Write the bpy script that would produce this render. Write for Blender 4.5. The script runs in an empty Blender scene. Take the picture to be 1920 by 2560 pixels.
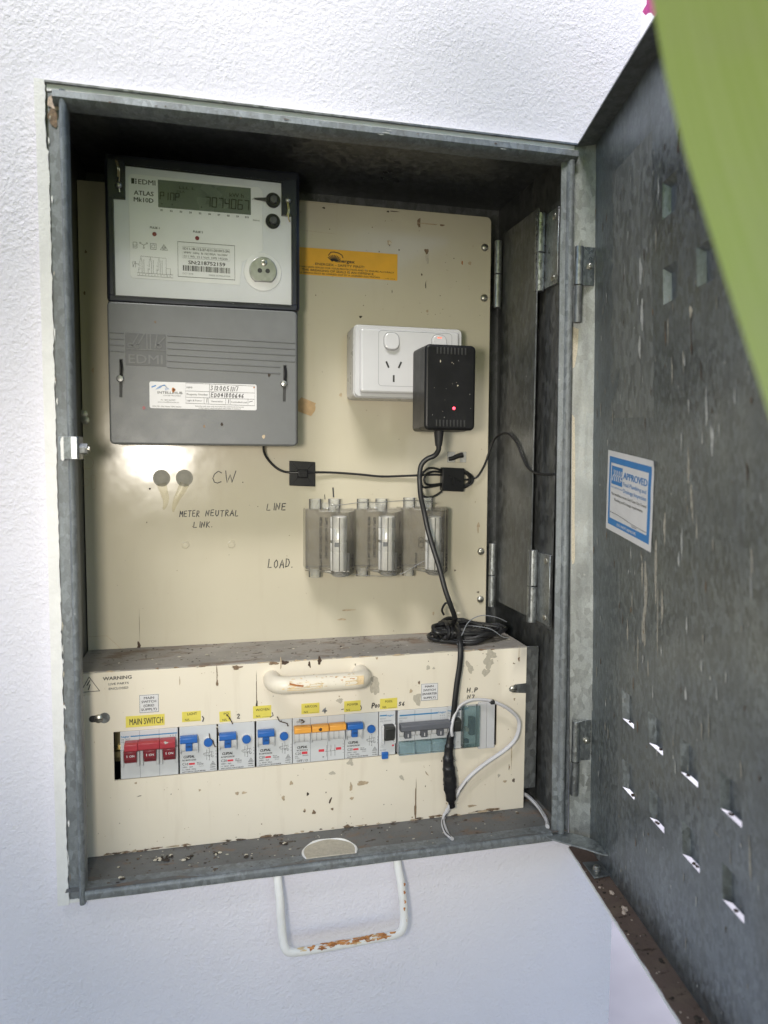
import bpy, bmesh, math, random
from mathutils import Vector, Matrix, noise as mnoise

# ------------------------------------------------------------------ camera, world, light
scene = bpy.context.scene
coll = scene.collection
PI = math.pi
cam_d = bpy.data.cameras.new("camera")
cam = bpy.data.objects.new("camera", cam_d)
coll.objects.link(cam)
scene.camera = cam
cR = Vector((0.97208154, -0.23452666, 0.00739802))
cU = Vector((0.01062177, 0.07547854, 0.99709085))
cF = Vector((0.23440278, 0.96917503, -0.07586239))
M = Matrix((cR, cU, -cF)).transposed().to_4x4()
M.translation = Vector((0.08394, -0.69638, 0.25678))
cam.matrix_world = M
cam_d.sensor_fit = 'VERTICAL'
cam_d.sensor_height = 36
cam_d.sensor_width = 27
cam_d.lens = 25.46
cam_d.clip_start = 0.01
cam_d.clip_end = 100
cam_d.dof.use_dof = True
cam_d.dof.focus_distance = 0.74
cam_d.dof.aperture_fstop = 5.4

SHADE_LEAF_TOP = 1610.0                      # height of the unseen leaves added as sun shade, mm
SUN_ELEV, SUN_AZ = 52.0, -24.0        # degrees; azimuth measured from the wall's normal, towards the left
e_, a_ = math.radians(SUN_ELEV), math.radians(SUN_AZ)
to_sun = Vector((math.sin(a_) * math.cos(e_), -math.cos(a_) * math.cos(e_), math.sin(e_)))

world = bpy.data.worlds.new("World")
scene.world = world
world.use_nodes = True
wn = world.node_tree
bg = wn.nodes["Background"]
sky = wn.nodes.new("ShaderNodeTexSky")
sky.sky_type = 'NISHITA'
sky.sun_disc = False
sky.sun_elevation = e_
sky.sun_rotation = math.atan2(to_sun.x, to_sun.y)
sky.air_density = 1.0
sky.dust_density = 0.7
wn.links.new(sky.outputs[0], bg.inputs[0])
bg.inputs[1].default_value = 0.15

sun_d = bpy.data.lights.new("sun", 'SUN')
sun_d.energy = 5.0
sun_d.angle = math.radians(22)
sun_d.color = (1.0, 0.965, 0.95)
sun = bpy.data.objects.new("sun", sun_d)
coll.objects.link(sun)
sun.rotation_euler = to_sun.to_track_quat('Z', 'Y').to_euler()

# the phone's torch, whose warm glints show on the panel and the steel
tor_d = bpy.data.lights.new("phone_torch", 'SPOT')
tor_d.energy = 11.0
tor_d.color = (1.0, 0.93, 0.82)
tor_d.shadow_soft_size = 0.04
tor_d.spot_size = math.radians(68)
tor_d.spot_blend = 0.9
tor = bpy.data.objects.new("phone_torch", tor_d)
coll.objects.link(tor)
tor.location = (-0.024, -0.70, 0.268)
tor.rotation_euler = (Vector((-0.024, -0.70, 0.268)) - Vector((0.25, 0.05, 0.13))).to_track_quat('Z', 'Y').to_euler()

scene.view_settings.view_transform = 'Standard'
scene.view_settings.look = 'None'
scene.view_settings.exposure = 0.33
scene.view_settings.gamma = 1.0
scene.cycles.max_bounces = 7
scene.cycles.transparent_max_bounces = 24
scene.cycles.sample_clamp_indirect = 6.0

# ------------------------------------------------------------------ materials
MATS = {}

class NT:
    def __init__(s, name):
        s.m = bpy.data.materials.new(name)
        s.m.use_nodes = True
        s.t = s.m.node_tree
        s.n = s.t.nodes
        s.b = s.n["Principled BSDF"]
        MATS[name] = s.m
    def new(s, typ, **kw):
        n = s.n.new(typ)
        for k, v in kw.items():
            setattr(n, k, v)
        return n
    def link(s, a, b):
        s.t.links.new(a, b)
    def coord(s, scale=(1, 1, 1)):
        tc = s.new("ShaderNodeTexCoord")
        mp = s.new("ShaderNodeMapping")
        mp.inputs["Scale"].default_value = scale
        s.link(tc.outputs["Object"], mp.inputs[0])
        return mp.outputs[0]
    def noise(s, vec, scale, detail=4, rough=.55, dist=0):
        n = s.new("ShaderNodeTexNoise")
        n.inputs["Scale"].default_value = scale
        n.inputs["Detail"].default_value = detail
        n.inputs["Roughness"].default_value = rough
        n.inputs["Distortion"].default_value = dist
        s.link(vec, n.inputs["Vector"])
        return n.outputs["Fac"]
    def voro(s, vec, scale, feature='F1', rnd=1.0):
        n = s.new("ShaderNodeTexVoronoi", feature=feature)
        n.inputs["Scale"].default_value = scale
        n.inputs["Randomness"].default_value = rnd
        s.link(vec, n.inputs["Vector"])
        return n
    def ramp(s, fac, stops):
        r = s.new("ShaderNodeValToRGB")
        el = r.color_ramp.elements
        while len(el) < len(stops):
            el.new(.5)
        for e, (p, c) in zip(el, stops):
            e.position = p
            e.color = (c, c, c, 1) if isinstance(c, (int, float)) else (*c, 1)
        s.link(fac, r.inputs[0])
        return r.outputs[0]
    def mix(s, fac, a, b, typ='MIX'):
        n = s.new("ShaderNodeMix", data_type='RGBA', blend_type=typ)
        for sock, v in ((n.inputs[0], fac), (n.inputs[6], a), (n.inputs[7], b)):
            if isinstance(v, (int, float)):
                sock.default_value = v
            elif isinstance(v, tuple):
                sock.default_value = (*v, 1)
            else:
                s.link(v, sock)
        return n.outputs[2]
    def math(s, op, a, b=0.0, clamp=False):
        n = s.new("ShaderNodeMath", operation=op, use_clamp=clamp)
        for i, v in enumerate((a, b)):
            if isinstance(v, (int, float)):
                n.inputs[i].default_value = v
            else:
                s.link(v, n.inputs[i])
        return n.outputs[0]
    def bump(s, h, dist, strength=1.0, prev=None):
        n = s.new("ShaderNodeBump")
        n.inputs["Strength"].default_value = strength
        n.inputs["Distance"].default_value = dist
        s.link(h, n.inputs["Height"])
        if prev is not None:
            s.link(prev, n.inputs["Normal"])
        s.link(n.outputs[0], s.b.inputs["Normal"])
        return n.outputs[0]
    def set(s, col=None, rough=None, metal=None, spec=None, emit=None, es=0, sss=None):
        if col is not None: s.b.inputs["Base Color"].default_value = (*col, 1)
        if rough is not None: s.b.inputs["Roughness"].default_value = rough
        if metal is not None: s.b.inputs["Metallic"].default_value = metal
        if spec is not None: s.b.inputs["Specular IOR Level"].default_value = spec
        if emit is not None:
            s.b.inputs["Emission Color"].default_value = (*emit, 1)
            s.b.inputs["Emission Strength"].default_value = es
        return s

def plain(name, col, rough=.5, metal=0, spec=.5, var=.06, scale=60, bump=0, bscale=900):
    """a paint or plastic with a little tonal mottling and, if asked, a fine grain"""
    s = NT(name).set(col, rough, metal, spec)
    v = s.coord()
    n = s.noise(v, scale, 2, .6)
    f = s.ramp(n, [(.3, 1 - var), (.7, 1 + var)])
    s.link(s.mix(1.0, col, f, 'MULTIPLY'), s.b.inputs["Base Color"])
    s.link(s.math('ADD', s.math('MULTIPLY', s.math('SUBTRACT', n, .5), .2), rough), s.b.inputs["Roughness"])
    if bump:
        s.bump(s.noise(v, bscale, 2, .5), bump, 1.0)
    return s.m

def wall_mat(name, amp=1.0):
    s = NT(name).set((.80, .80, .80), .62, 0, .3)
    v = s.coord()
    n1 = s.noise(v, 390, 2, .6)
    n2 = s.noise(v, 190, 1, .5)
    pw = s.math('POWER', n1, 2.0)
    h = s.math('ADD', s.math('MULTIPLY', pw, 2.6), s.math('MULTIPLY', n2, 1.7))
    h = s.math('MULTIPLY', h, s.ramp(s.noise(v, 13, 2), [(.3, .55), (.7, 1.15)]))
    s.bump(h, .0006 * amp, .66)
    n3 = s.noise(v, 7, 3, .6)
    c = s.mix(s.ramp(n3, [(.35, 0.0), (.75, .5)]), (.79, .77, .845), (.745, .725, .80))
    s.link(c, s.b.inputs["Base Color"])
    return s.m

def galv(name, base=(.40, .42, .43), rough=.40, metal=.85, cell=230, dirt=.25, dirtcol=(.13, .11, .085), streak=(55, 55, 5)):
    s = NT(name).set(base, rough, metal)
    v = s.coord()
    vs = s.coord(streak)
    vo = s.voro(s.coord((1.0, 1.0, .55)), cell)
    sep = s.new("ShaderNodeSeparateColor")
    s.link(vo.outputs["Color"], sep.inputs[0])
    spang = sep.outputs[0]
    fine = s.noise(v, 700, 1, .6)
    big = s.noise(v, 11, 3, .62)
    st = s.noise(vs, 1.0, 3, .6)
    f1 = s.ramp(spang, [(0, .72), (1, 1.26)])
    c = s.mix(1.0, base, f1, 'MULTIPLY')
    c = s.mix(1.0, c, s.ramp(fine, [(.3, .9), (.7, 1.08)]), 'MULTIPLY')
    c = s.mix(s.ramp(big, [(.35, 0.0), (.75, .55)]), c, tuple(.62 * x + .02 for x in base))
    d = s.math('MULTIPLY', s.ramp(st, [(.52, 0.0), (.78, 1.0)]), dirt)
    c = s.mix(d, c, dirtcol)
    # pale oxide specks
    sp = s.voro(v, 95)
    dots = s.math('MULTIPLY', s.ramp(sp.outputs["Distance"], [(.05, 1.0), (.11, 0.0)]), s.ramp(s.noise(v, 33, 2), [(.60, 0.0), (.70, .55)]))
    c = s.mix(dots, c, (.55, .55, .52))
    s.link(c, s.b.inputs["Base Color"])
    r = s.math('ADD', s.math('MULTIPLY', spang, .16), rough - .08)
    r = s.math('ADD', r, s.math('MULTIPLY', s.math('SUBTRACT', big, .5), .35))
    r = s.math('ADD', r, s.math('MULTIPLY', d, .5), True)
    s.link(r, s.b.inputs["Roughness"])
    s.link(s.math('SUBTRACT', metal, s.math('MULTIPLY', s.math('ADD', d, dots), .6), True), s.b.inputs["Metallic"])
    h = s.math('ADD', s.math('MULTIPLY', s.noise(v, 420, 1, .5), .05), s.noise(v, 28, 1, .5))
    s.bump(h, .0022, .28)
    return s.m

def cream(name, base=(.70, .645, .515), grime=.2, spots=.5, rough=.33):
    s = NT(name).set(base, rough, 0, .5)
    v = s.coord()
    big = s.noise(v, 9, 5, .6)
    st = s.noise(s.coord((70, 70, 9)), 1.0, 4, .6)
    c = s.mix(s.ramp(big, [(.35, 0.0), (.8, .5)]), base, tuple(x * k for x, k in zip(base, (.90, .875, .84))))
    c = s.mix(s.math('MULTIPLY', s.ramp(st, [(.58, 0.0), (.85, 1.0)]), grime), c, (.36, .27, .17))
    for sc, lo, hi, thr, col, am in ((85, .035, .06, .56, (.16, .10, .06), spots), (160, .05, .09, .60, (.33, .22, .13), spots), (45, .05, .085, .62, (.45, .33, .20), spots * .7)):
        sp = s.voro(v, sc)
        dots = s.ramp(sp.outputs["Distance"], [(lo, 1.0), (hi, 0.0)])
        keep = s.ramp(s.noise(v, sc * .37, 1), [(thr, 0.0), (thr + .03, 1.0)])
        c = s.mix(s.math('MULTIPLY', s.math('MULTIPLY', dots, keep), am, True), c, col)
    s.link(c, s.b.inputs["Base Color"])
    s.link(s.math('ADD', s.math('MULTIPLY', s.noise(v, 38, 3, .6), .14), rough - .07), s.b.inputs["Roughness"])
    s.bump(s.noise(v, 34, 2, .55), .0016, .14)
    return s.m

def dirty_top(name, base=(.42, .40, .37), dark=(.07, .05, .04)):
    """a ledge covered with dust, droppings and brown crust"""
    s = NT(name).set(base, .7, 0, .3)
    v = s.coord()
    vs = s.coord((.45, 1, 1))
    a = s.noise(vs, 55, 6, .68, .3)
    b = s.noise(v, 14, 4, .6)
    c = s.mix(s.ramp(b, [(.3, 0.0), (.7, 1.0)]), base, tuple(x * .66 for x in base))
    c = s.mix(s.ramp(a, [(.54, 0.0), (.64, .9)]), c, (.20, .145, .11))
    c = s.mix(s.ramp(s.noise(vs, 120, 5, .65), [(.60, 0.0), (.68, .95)]), c, dark)
    sp = s.voro(v, 130)
    dots = s.math('MULTIPLY', s.ramp(sp.outputs["Distance"], [(.07, 1.0), (.14, 0.0)]), s.ramp(s.noise(v, 50, 2), [(.6, 0.0), (.66, .8)]))
    c = s.mix(dots, c, (.62, .59, .52))
    s.link(c, s.b.inputs["Base Color"])
    s.bump(s.math('ADD', s.math('MULTIPLY', a, 1.0), s.noise(v, 300, 3)), .0009, .8)
    return s.m

def clear(name, tint=(.9, .9, .88), gloss=.08, alpha_mix=None, haze=0.0, hazecol=(.5, .48, .42), ior=1.49):
    """thin clear plastic: see-through with a fresnel gloss and a little haze"""
    s = NT(name)
    s.n.remove(s.b)
    tr = s.new("ShaderNodeBsdfTransparent")
    tr.inputs[0].default_value = (*tint, 1)
    gl = s.new("ShaderNodeBsdfGlossy")
    gl.inputs["Roughness"].default_value = gloss
    gl.inputs["Color"].default_value = (1, 1, 1, 1)
    df = s.new("ShaderNodeBsdfDiffuse")
    df.inputs["Color"].default_value = (*hazecol, 1)
    fr = s.new("ShaderNodeFresnel")
    fr.inputs["IOR"].default_value = ior
    m0 = s.new("ShaderNodeMixShader")
    v = s.coord()
    hz = s.math('MULTIPLY', s.ramp(s.noise(v, 90, 4), [(.3, .55), (.75, 1.4)]), haze)
    s.link(hz, m0.inputs[0])
    s.link(tr.outputs[0], m0.inputs[1])
    s.link(df.outputs[0], m0.inputs[2])
    m1 = s.new("ShaderNodeMixShader")
    s.link(fr.outputs[0], m1.inputs[0])
    s.link(m0.outputs[0], m1.inputs[1])
    s.link(gl.outputs[0], m1.inputs[2])
    s.link(m1.outputs[0], s.n["Material Output"].inputs[0])
    return s.m

wall_mat("wall_paint")
plain("far_paint", (.72, .70, .73), .7, var=.05, scale=3)
plain("ground_paving", (.34, .33, .36), .8, var=.10, scale=6)
plain("garden_soil", (.085, .08, .06), .95, var=.3, scale=9)
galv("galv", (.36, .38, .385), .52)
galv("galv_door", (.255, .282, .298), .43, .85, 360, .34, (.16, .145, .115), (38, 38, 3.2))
galv("galv_film", (.28, .295, .29), .56, .68, 210, .6, (.16, .15, .12), (45, 45, 4))
galv("galv_flange", (.42, .44, .44), .60, .85)
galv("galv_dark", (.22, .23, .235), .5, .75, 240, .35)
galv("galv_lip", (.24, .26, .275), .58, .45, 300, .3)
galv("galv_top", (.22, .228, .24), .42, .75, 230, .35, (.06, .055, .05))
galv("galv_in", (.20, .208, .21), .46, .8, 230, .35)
galv("galv_hinge", (.40, .42, .43), .36, .9, 500, .35)
cream("cream_board", (.57, .525, .415), .12, .22, .165)
cream("cream_plate", (.78, .715, .60), .22, .75, .36)
dirty_top("ledge_dirt", (.34, .315, .285))
dirty_top("floor_dirt", (.19, .19, .188))
dirty_top("rust_flange", (.20, .14, .115), (.06, .04, .03))
plain("white_paint", (.80, .79, .78), .5, var=.05, bump=.0003, bscale=400)
plain("rust_orange", (.50, .22, .075), .85, var=.3, scale=220)
plain("ochre", (.66, .50, .29), .6, var=.2, scale=160)
plain("rust", (.36, .14, .045), .85, var=.35, scale=220, bump=.0004, bscale=600)
plain("rust_stain", (.44, .345, .235), .6, var=.25, scale=150)
plain("meter_grey", (.125, .13, .134), .42, var=.05, bump=.00012, bscale=1300)
plain("meter_grey_dark", (.085, .088, .092), .45, var=.04)
plain("meter_face", (.77, .79, .85), .45, var=.02)
plain("meter_label", (.86, .87, .90), .4, var=.02)
plain("navy", (.018, .020, .032), .35)
plain("lcd", (.13, .155, .14), .25, var=.05)
plain("lcd_seg", (.008, .010, .009), .4)
plain("ink", (.02, .02, .022), .6)
plain("ink_soft", (.045, .045, .048), .6)
plain("ink_grey", (.22, .23, .25), .6)
plain("marker", (.03, .03, .032), .5, var=.2, scale=300)
plain("paper", (.68, .67, .68), .55, var=.03)
plain("paper_blue", (.035, .20, .50), .5, var=.05)
plain("orange_label", (.80, .42, .03), .4, var=.05)
plain("yellow_tape", (.70, .60, .11), .42, var=.05)
plain("kraft", (.50, .34, .18), .7, var=.12, scale=200)
plain("socket_white", (.56, .56, .575), .22, var=.015)
plain("socket_shade", (.50, .50, .51), .3, var=.02)
plain("slot_dark", (.03, .03, .03), .6)
plain("black_plastic", (.010, .010, .011), .40, spec=.3, var=.2, bump=.00006, bscale=1500)
plain("black_rubber", (.012, .012, .013), .42, var=.2)
plain("black_tape", (.010, .010, .012), .30, var=.25, bump=.0006, bscale=160)
plain("white_cable", (.58, .57, .59), .38, var=.05)
plain("breaker", (.58, .59, .605), .40, var=.02)
plain("breaker_white", (.62, .62, .625), .35, var=.02)
plain("breaker_grey", (.52, .53, .54), .42, var=.02)
plain("red_toggle", (.36, .035, .05), .35, var=.06)
plain("red_dark", (.20, .018, .028), .4, var=.06)
plain("red_mark", (.62, .04, .06), .5)
plain("blue_toggle", (.02, .12, .42), .35, var=.05)
plain("orange_toggle", (.78, .36, .06), .4, var=.06)
plain("grey_toggle", (.115, .12, .14), .4)
plain("black_toggle", (.03, .032, .03), .4)
plain("hager_blue", (.03, .20, .42), .5)
plain("brass", (.42, .36, .20), .35, .9)
plain("steel", (.40, .40, .395), .36, .9, var=.1, scale=300)
plain("silver", (.80, .79, .76), .22, .2, var=.08, scale=120)
plain("screw_steel", (.45, .44, .40), .35, .95, var=.12, scale=400)
plain("wire_gold", (.70, .58, .34), .25, .95)
plain("soil", (.12, .09, .068), .9, var=.5, scale=900)
plain("soil_dark", (.045, .034, .026), .85, var=.4, scale=900)
plain("husk", (.62, .56, .45), .7, var=.2, scale=900)
plain("bare_putty", (.46, .42, .345), .8, var=.12, scale=400)
plain("brown_drip", (.20, .135, .085), .7, var=.4, scale=500)
plain("bird_lime", (.33, .31, .265), .8, var=.25, scale=300)
plain("bird_pale", (.46, .46, .44), .75, var=.2, scale=300)
plain("debris_pale", (.55, .44, .36), .9, var=.3, scale=400)
plain("gel", (.25, .24, .20), .5, var=.15, scale=120)
plain("nest", (.075, .05, .036), .95, var=.5, scale=1200, bump=.0008, bscale=800)
plain("pink_petal", (.75, .10, .36), .5, var=.12, scale=300)
clear("clear_cover", (.97, .97, .97), .05, haze=.0, ior=1.22)
clear("clear_fuse", (.975, .97, .96), .08, haze=.09, hazecol=(.62, .61, .58))
clear("smoke_fuse", (.91, .90, .87), .14, haze=.28, hazecol=(.42, .40, .35))
clear("clear_tube", (.96, .96, .95), .05, haze=.20, hazecol=(.80, .80, .77), ior=1.35)
clear("clear_blue", (.80, .89, .91), .10, haze=.16, hazecol=(.45, .54, .58))
clear("clear_teal", (.80, .88, .88), .08, haze=.14, hazecol=(.28, .38, .39))
clear("clear_gel", (.93, .925, .88), .12, haze=.05, hazecol=(.36, .33, .25))

def led(name, col, es):
    s = NT(name).set(col, .4, emit=col, es=es)
    return s.m
led("led_red", (1.0, .06, .10), 3.0)
led("led_neon", (1.0, .16, .10), .8)

s = NT("leaf")
s.set((.4, .5, .15), .45, 0, .4)
st = s.noise(s.coord(), 22, 3, .6)
v2 = s.new("ShaderNodeTexCoord")
mp = s.new("ShaderNodeMapping")
mp.inputs["Scale"].default_value = (60, 3, 1)
s.link(v2.outputs["UV"], mp.inputs[0])
vein = s.noise(mp.outputs[0], 1.0, 2, .6)
c = s.mix(s.ramp(vein, [(.35, 0.0), (.68, 1.0)]), (.62, .74, .20), (.68, .78, .26))
c = s.mix(s.ramp(st, [(.40, 0.0), (.72, .6)]), c, (.66, .68, .32))
s.link(c, s.b.inputs["Base Color"])
tl = s.new("ShaderNodeBsdfTranslucent")
s.link(c, tl.inputs[0])
mx = s.new("ShaderNodeMixShader")
mx.inputs[0].default_value = .3
s.link(s.b.outputs[0], mx.inputs[1])
s.link(tl.outputs[0], mx.inputs[2])
s.link(mx.outputs[0], s.n["Material Output"].inputs[0])

# ------------------------------------------------------------------ mesh builder (millimetres)
_text_cache = {}
def text_geo(body, bold, italic):
    key = (body, bold, italic)
    if key in _text_cache:
        return _text_cache[key]
    cu = bpy.data.curves.new("t", 'FONT')
    cu.body = body
    cu.size = 1.0
    cu.resolution_u = 2
    cu.offset = bold
    cu.shear = italic
    cu.fill_mode = 'FRONT' if hasattr(cu, 'fill_mode') else 'BOTH'
    ob = bpy.data.objects.new("t", cu)
    coll.objects.link(ob)
    me = ob.to_mesh()
    vs = [v.co.copy() for v in me.vertices]
    fs = [tuple(p.vertices) for p in me.polygons]
    ob.to_mesh_clear()
    bpy.data.objects.remove(ob)
    bpy.data.curves.remove(cu)
    if vs:
        x0, x1 = min(v.x for v in vs), max(v.x for v in vs)
        y0, y1 = min(v.y for v in vs), max(v.y for v in vs)
    else:
        x0 = y0 = 0; x1 = y1 = 1
    _text_cache[key] = (vs, fs, x0, x1, y0, y1)
    return _text_cache[key]

class MB:
    def __init__(s):
        s.v, s.f, s.mi, s.mats, s.sm = [], [], [], [], []
    def mat(s, name):
        if name not in s.mats:
            s.mats.append(name)
        return s.mats.index(name)
    def add(s, vs, fs, mat, smooth=None):
        o = len(s.v)
        s.v.extend(tuple(v) for v in vs)
        k = s.mat(mat)
        for f in fs:
            s.f.append(tuple(i + o for i in f))
            s.mi.append(k)
        s.sm.extend(smooth if smooth is not None else [True] * len(fs))
        return s
    def from_bm(s, bm, mat, bev=0, seg=2, ang=30):
        bm.normal_update()
        flat = [f.normal.copy() for f in bm.faces]      # the broad faces stay truly flat
        if bev:
            ed = [e for e in bm.edges if len(e.link_faces) == 2 and e.calc_face_angle(0) > math.radians(ang)]
            bmesh.ops.bevel(bm, geom=ed, offset=bev, segments=seg, profile=.5, affect='EDGES', clamp_overlap=True)
        bm.verts.index_update()
        bm.normal_update()
        s.add([v.co for v in bm.verts], [[v.index for v in f.verts] for f in bm.faces], mat, [not any(f.normal.dot(q) > .9998 for q in flat) if len(flat) < 40 else True for f in bm.faces])
        bm.free()
        return s
    def box(s, x0, x1, y0, y1, z0, z1, mat, bev=0, seg=2):
        bm = bmesh.new()
        vs = [bm.verts.new((x, y, z)) for x in (x0, x1) for y in (y0, y1) for z in (z0, z1)]
        for f in ((0, 1, 3, 2), (4, 6, 7, 5), (0, 4, 5, 1), (2, 3, 7, 6), (0, 2, 6, 4), (1, 5, 7, 3)):
            bm.faces.new([vs[i] for i in f])
        bmesh.ops.recalc_face_normals(bm, faces=bm.faces)
        return s.from_bm(bm, mat, bev, seg)
    def prism(s, poly, axis, a, b, mat, bev=0, seg=2, fn=None):
        bm = bmesh.new()
        def P(p, t):
            if axis == 'y': return (p[0], t, p[1])
            if axis == 'z': return (p[0], p[1], t)
            return (t, p[0], p[1])
        A = [bm.verts.new(P(p, a)) for p in poly]
        B = [bm.verts.new(P(p, b)) for p in poly]
        n = len(poly)
        bm.faces.new(A); bm.faces.new(B[::-1])
        for i in range(n):
            bm.faces.new((A[i], A[(i + 1) % n], B[(i + 1) % n], B[i]))
        bmesh.ops.recalc_face_normals(bm, faces=bm.faces)
        if fn:
            for v in bm.verts: v.co = fn(v.co)
        return s.from_bm(bm, mat, bev, seg)
    def cyl(s, p0, p1, r0, mat, r1=None, n=20, cap=True, hollow=None):
        p0, p1 = Vector(p0), Vector(p1)
        r1 = r0 if r1 is None else r1
        d = (p1 - p0).normalized()
        a = d.orthogonal().normalized(); b = d.cross(a)
        vs, fs = [], []
        for p, r in ((p0, r0), (p1, r1)):
            for i in range(n):
                t = 2 * PI * i / n
                vs.append(p + (a * math.cos(t) + b * math.sin(t)) * r)
        for i in range(n):
            j = (i + 1) % n
            fs.append((i, j, n + j, n + i))
        if hollow:
            for p, r in ((p0, r0 * hollow), (p1, r1 * hollow)):
                for i in range(n):
                    t = 2 * PI * i / n
                    vs.append(p + (a * math.cos(t) + b * math.sin(t)) * r)
            for i in range(n):
                j = (i + 1) % n
                fs.append((2 * n + j, 2 * n + i, 3 * n + i, 3 * n + j))
                fs.append((j, i, 2 * n + i, 2 * n + j))
                fs.append((n + i, n + j, 3 * n + j, 3 * n + i))
        elif cap:
            fs.append(tuple(range(n - 1, -1, -1)))
            fs.append(tuple(range(n, 2 * n)))
        return s.add(vs, fs, mat)
    def lathe(s, c, axis, prof, mat, n=24):
        """prof: list of (radius, distance along axis)"""
        c, d = Vector(c), Vector(axis).normalized()
        a = d.orthogonal().normalized(); b = d.cross(a)
        vs, fs = [], []
        for r, h in prof:
            for i in range(n):
                t = 2 * PI * i / n
                vs.append(c + d * h + (a * math.cos(t) + b * math.sin(t)) * r)
        for k in range(len(prof) - 1):
            for i in range(n):
                j = (i + 1) % n
                fs.append((k * n + i, k * n + j, (k + 1) * n + j, (k + 1) * n + i))
        fs.append(tuple(range((len(prof) - 1) * n, len(prof) * n)))
        return s.add(vs, fs, mat)
    def tube(s, pts, r, mat, n=10, closed=False, flat=1.0, flatdir=None, sub=5):
        P = [Vector(p) for p in pts]
        Q, T = [], []
        m = len(P)
        rng = range(m) if closed else range(m - 1)
        for i in rng:
            g = (lambda k: P[k % m]) if closed else (lambda k: P[max(0, min(m - 1, k))])
            p0, p1, p2, p3 = g(i - 1), g(i), g(i + 1), g(i + 2)
            for q in range(sub):
                t = q / sub
                Q.append(.5 * ((2 * p1) + (p2 - p0) * t + (2 * p0 - 5 * p1 + 4 * p2 - p3) * t * t + (3 * p1 - p0 - 3 * p2 + p3) * t ** 3))
                T.append((i + t) / max(1, m - (0 if closed else 1)))
        if not closed:
            Q.append(P[-1]); T.append(1.0)
        K = len(Q)
        vs, fs = [], []
        up = None
        for i in range(K):
            d = (Q[(i + 1) % K] - Q[i - 1]) if closed else (Q[min(K - 1, i + 1)] - Q[max(0, i - 1)])
            d = d.normalized() if d.length > 1e-9 else Vector((0, 0, 1))
            if flatdir is not None:
                a = Vector(flatdir) - d * Vector(flatdir).dot(d)
                a = a.normalized() if a.length > 1e-4 else d.orthogonal().normalized()
            elif up is None:
                a = d.orthogonal().normalized()
            else:
                a = (up - d * up.dot(d)).normalized()
            up = a
            b = d.cross(a)
            rr = r(T[i]) if callable(r) else r
            for k in range(n):
                t = 2 * PI * k / n
                vs.append(Q[i] + a * (math.cos(t) * rr * flat) + b * (math.sin(t) * rr))
        for i in range(K if closed else K - 1):
            i2 = (i + 1) % K
            for k in range(n):
                k2 = (k + 1) % n
                fs.append((i * n + k, i * n + k2, i2 * n + k2, i2 * n + k))
        if not closed:
            fs.append(tuple(range(n - 1, -1, -1)))
            fs.append(tuple(range((K - 1) * n, K * n)))
        return s.add(vs, fs, mat)
    def ball(s, c, rx, ry, rz, mat, n=12, m=8, jit=0, rng=None):
        vs, fs = [], []
        for i in range(m + 1):
            th = PI * i / m
            for k in range(n):
                ph = 2 * PI * k / n
                q = 1 + (rng.uniform(-jit, jit) if jit and 0 < i < m else 0)
                vs.append((c[0] + rx * q * math.sin(th) * math.cos(ph), c[1] + ry * q * math.sin(th) * math.sin(ph), c[2] + rz * q * math.cos(th)))
        for i in range(m):
            for k in range(n):
                k2 = (k + 1) % n
                fs.append((i * n + k, i * n + k2, (i + 1) * n + k2, (i + 1) * n + k))
        return s.add(vs, fs, mat)
    # ---- flat print; fn maps (u, v) of the sheet to space
    def text(s, body, x, z, h, mat, fn, w=None, align='l', bold=0.0, italic=0.0, rot=0.0, cap=True, cond=1.0):
        """h: cap height; w: fit to this width; (x, z) baseline start / middle"""
        vs, fs, x0, x1, y0, y1 = text_geo(body, 0.0, italic)
        if not vs: return s
        k = h / .729
        kx = (w / (x1 - x0)) if w else k * cond
        wd = (x1 - x0) * kx
        ox = {'l': 0, 'c': -wd / 2, 'r': -wd}[align]
        cr, sr = math.cos(rot), math.sin(rot)
        out = []
        for v in vs:
            u = (v.x - x0) * kx + ox
            t = v.y * k
            out.append((u, t))
        e = (bold + .010) * k * .8                     # heavier strokes: the word is laid down several times, a hair apart
        offs = [(-e, 0), (e, 0)] if h < 1.7 else [(-e, 0), (e, 0), (0, e * .7), (0, -e * .7)]
        for q, (du, dt) in enumerate(offs):
            pts = []
            for (u, t) in out:
                a = fn(x + (u + du) * cr - (t + dt) * sr, z + (u + du) * sr + (t + dt) * cr)
                pts.append((a[0] - .006 * q, a[1] - .012 * q, a[2]))
            s.add(pts, fs, mat)
        return s
    def ribbon(s, pts, w, mat, fn, closed=False):
        P = [Vector((p[0], p[1])) for p in pts]
        m = len(P)
        if m < 2: return s
        L, Rr = [], []
        for i in range(m):
            a = P[i - 1] if (i > 0 or closed) else P[i]
            b = P[(i + 1) % m] if (i < m - 1 or closed) else P[i]
            d = (b - a)
            d = d.normalized() if d.length > 1e-9 else Vector((1, 0))
            nn = Vector((-d.y, d.x)) * (w / 2)
            e = Vector((0, 0))
            if not closed and i == 0: e = -d * w * .35
            if not closed and i == m - 1: e = d * w * .35
            L.append(P[i] + nn + e); Rr.append(P[i] - nn + e)
        vs = [fn(p.x, p.y) for p in L] + [fn(p.x, p.y) for p in Rr]
        fs = []
        for i in range(m if closed else m - 1):
            j = (i + 1) % m
            fs.append((m + i, m + j, j, i))
        return s.add(vs, fs, mat)
    def poly(s, pts, mat, fn):
        return s.add([fn(*p) for p in pts], [tuple(range(len(pts)))], mat)
    def rect(s, x0, x1, z0, z1, mat, fn):
        return s.poly([(x0, z0), (x1, z0), (x1, z1), (x0, z1)], mat, fn)
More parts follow.
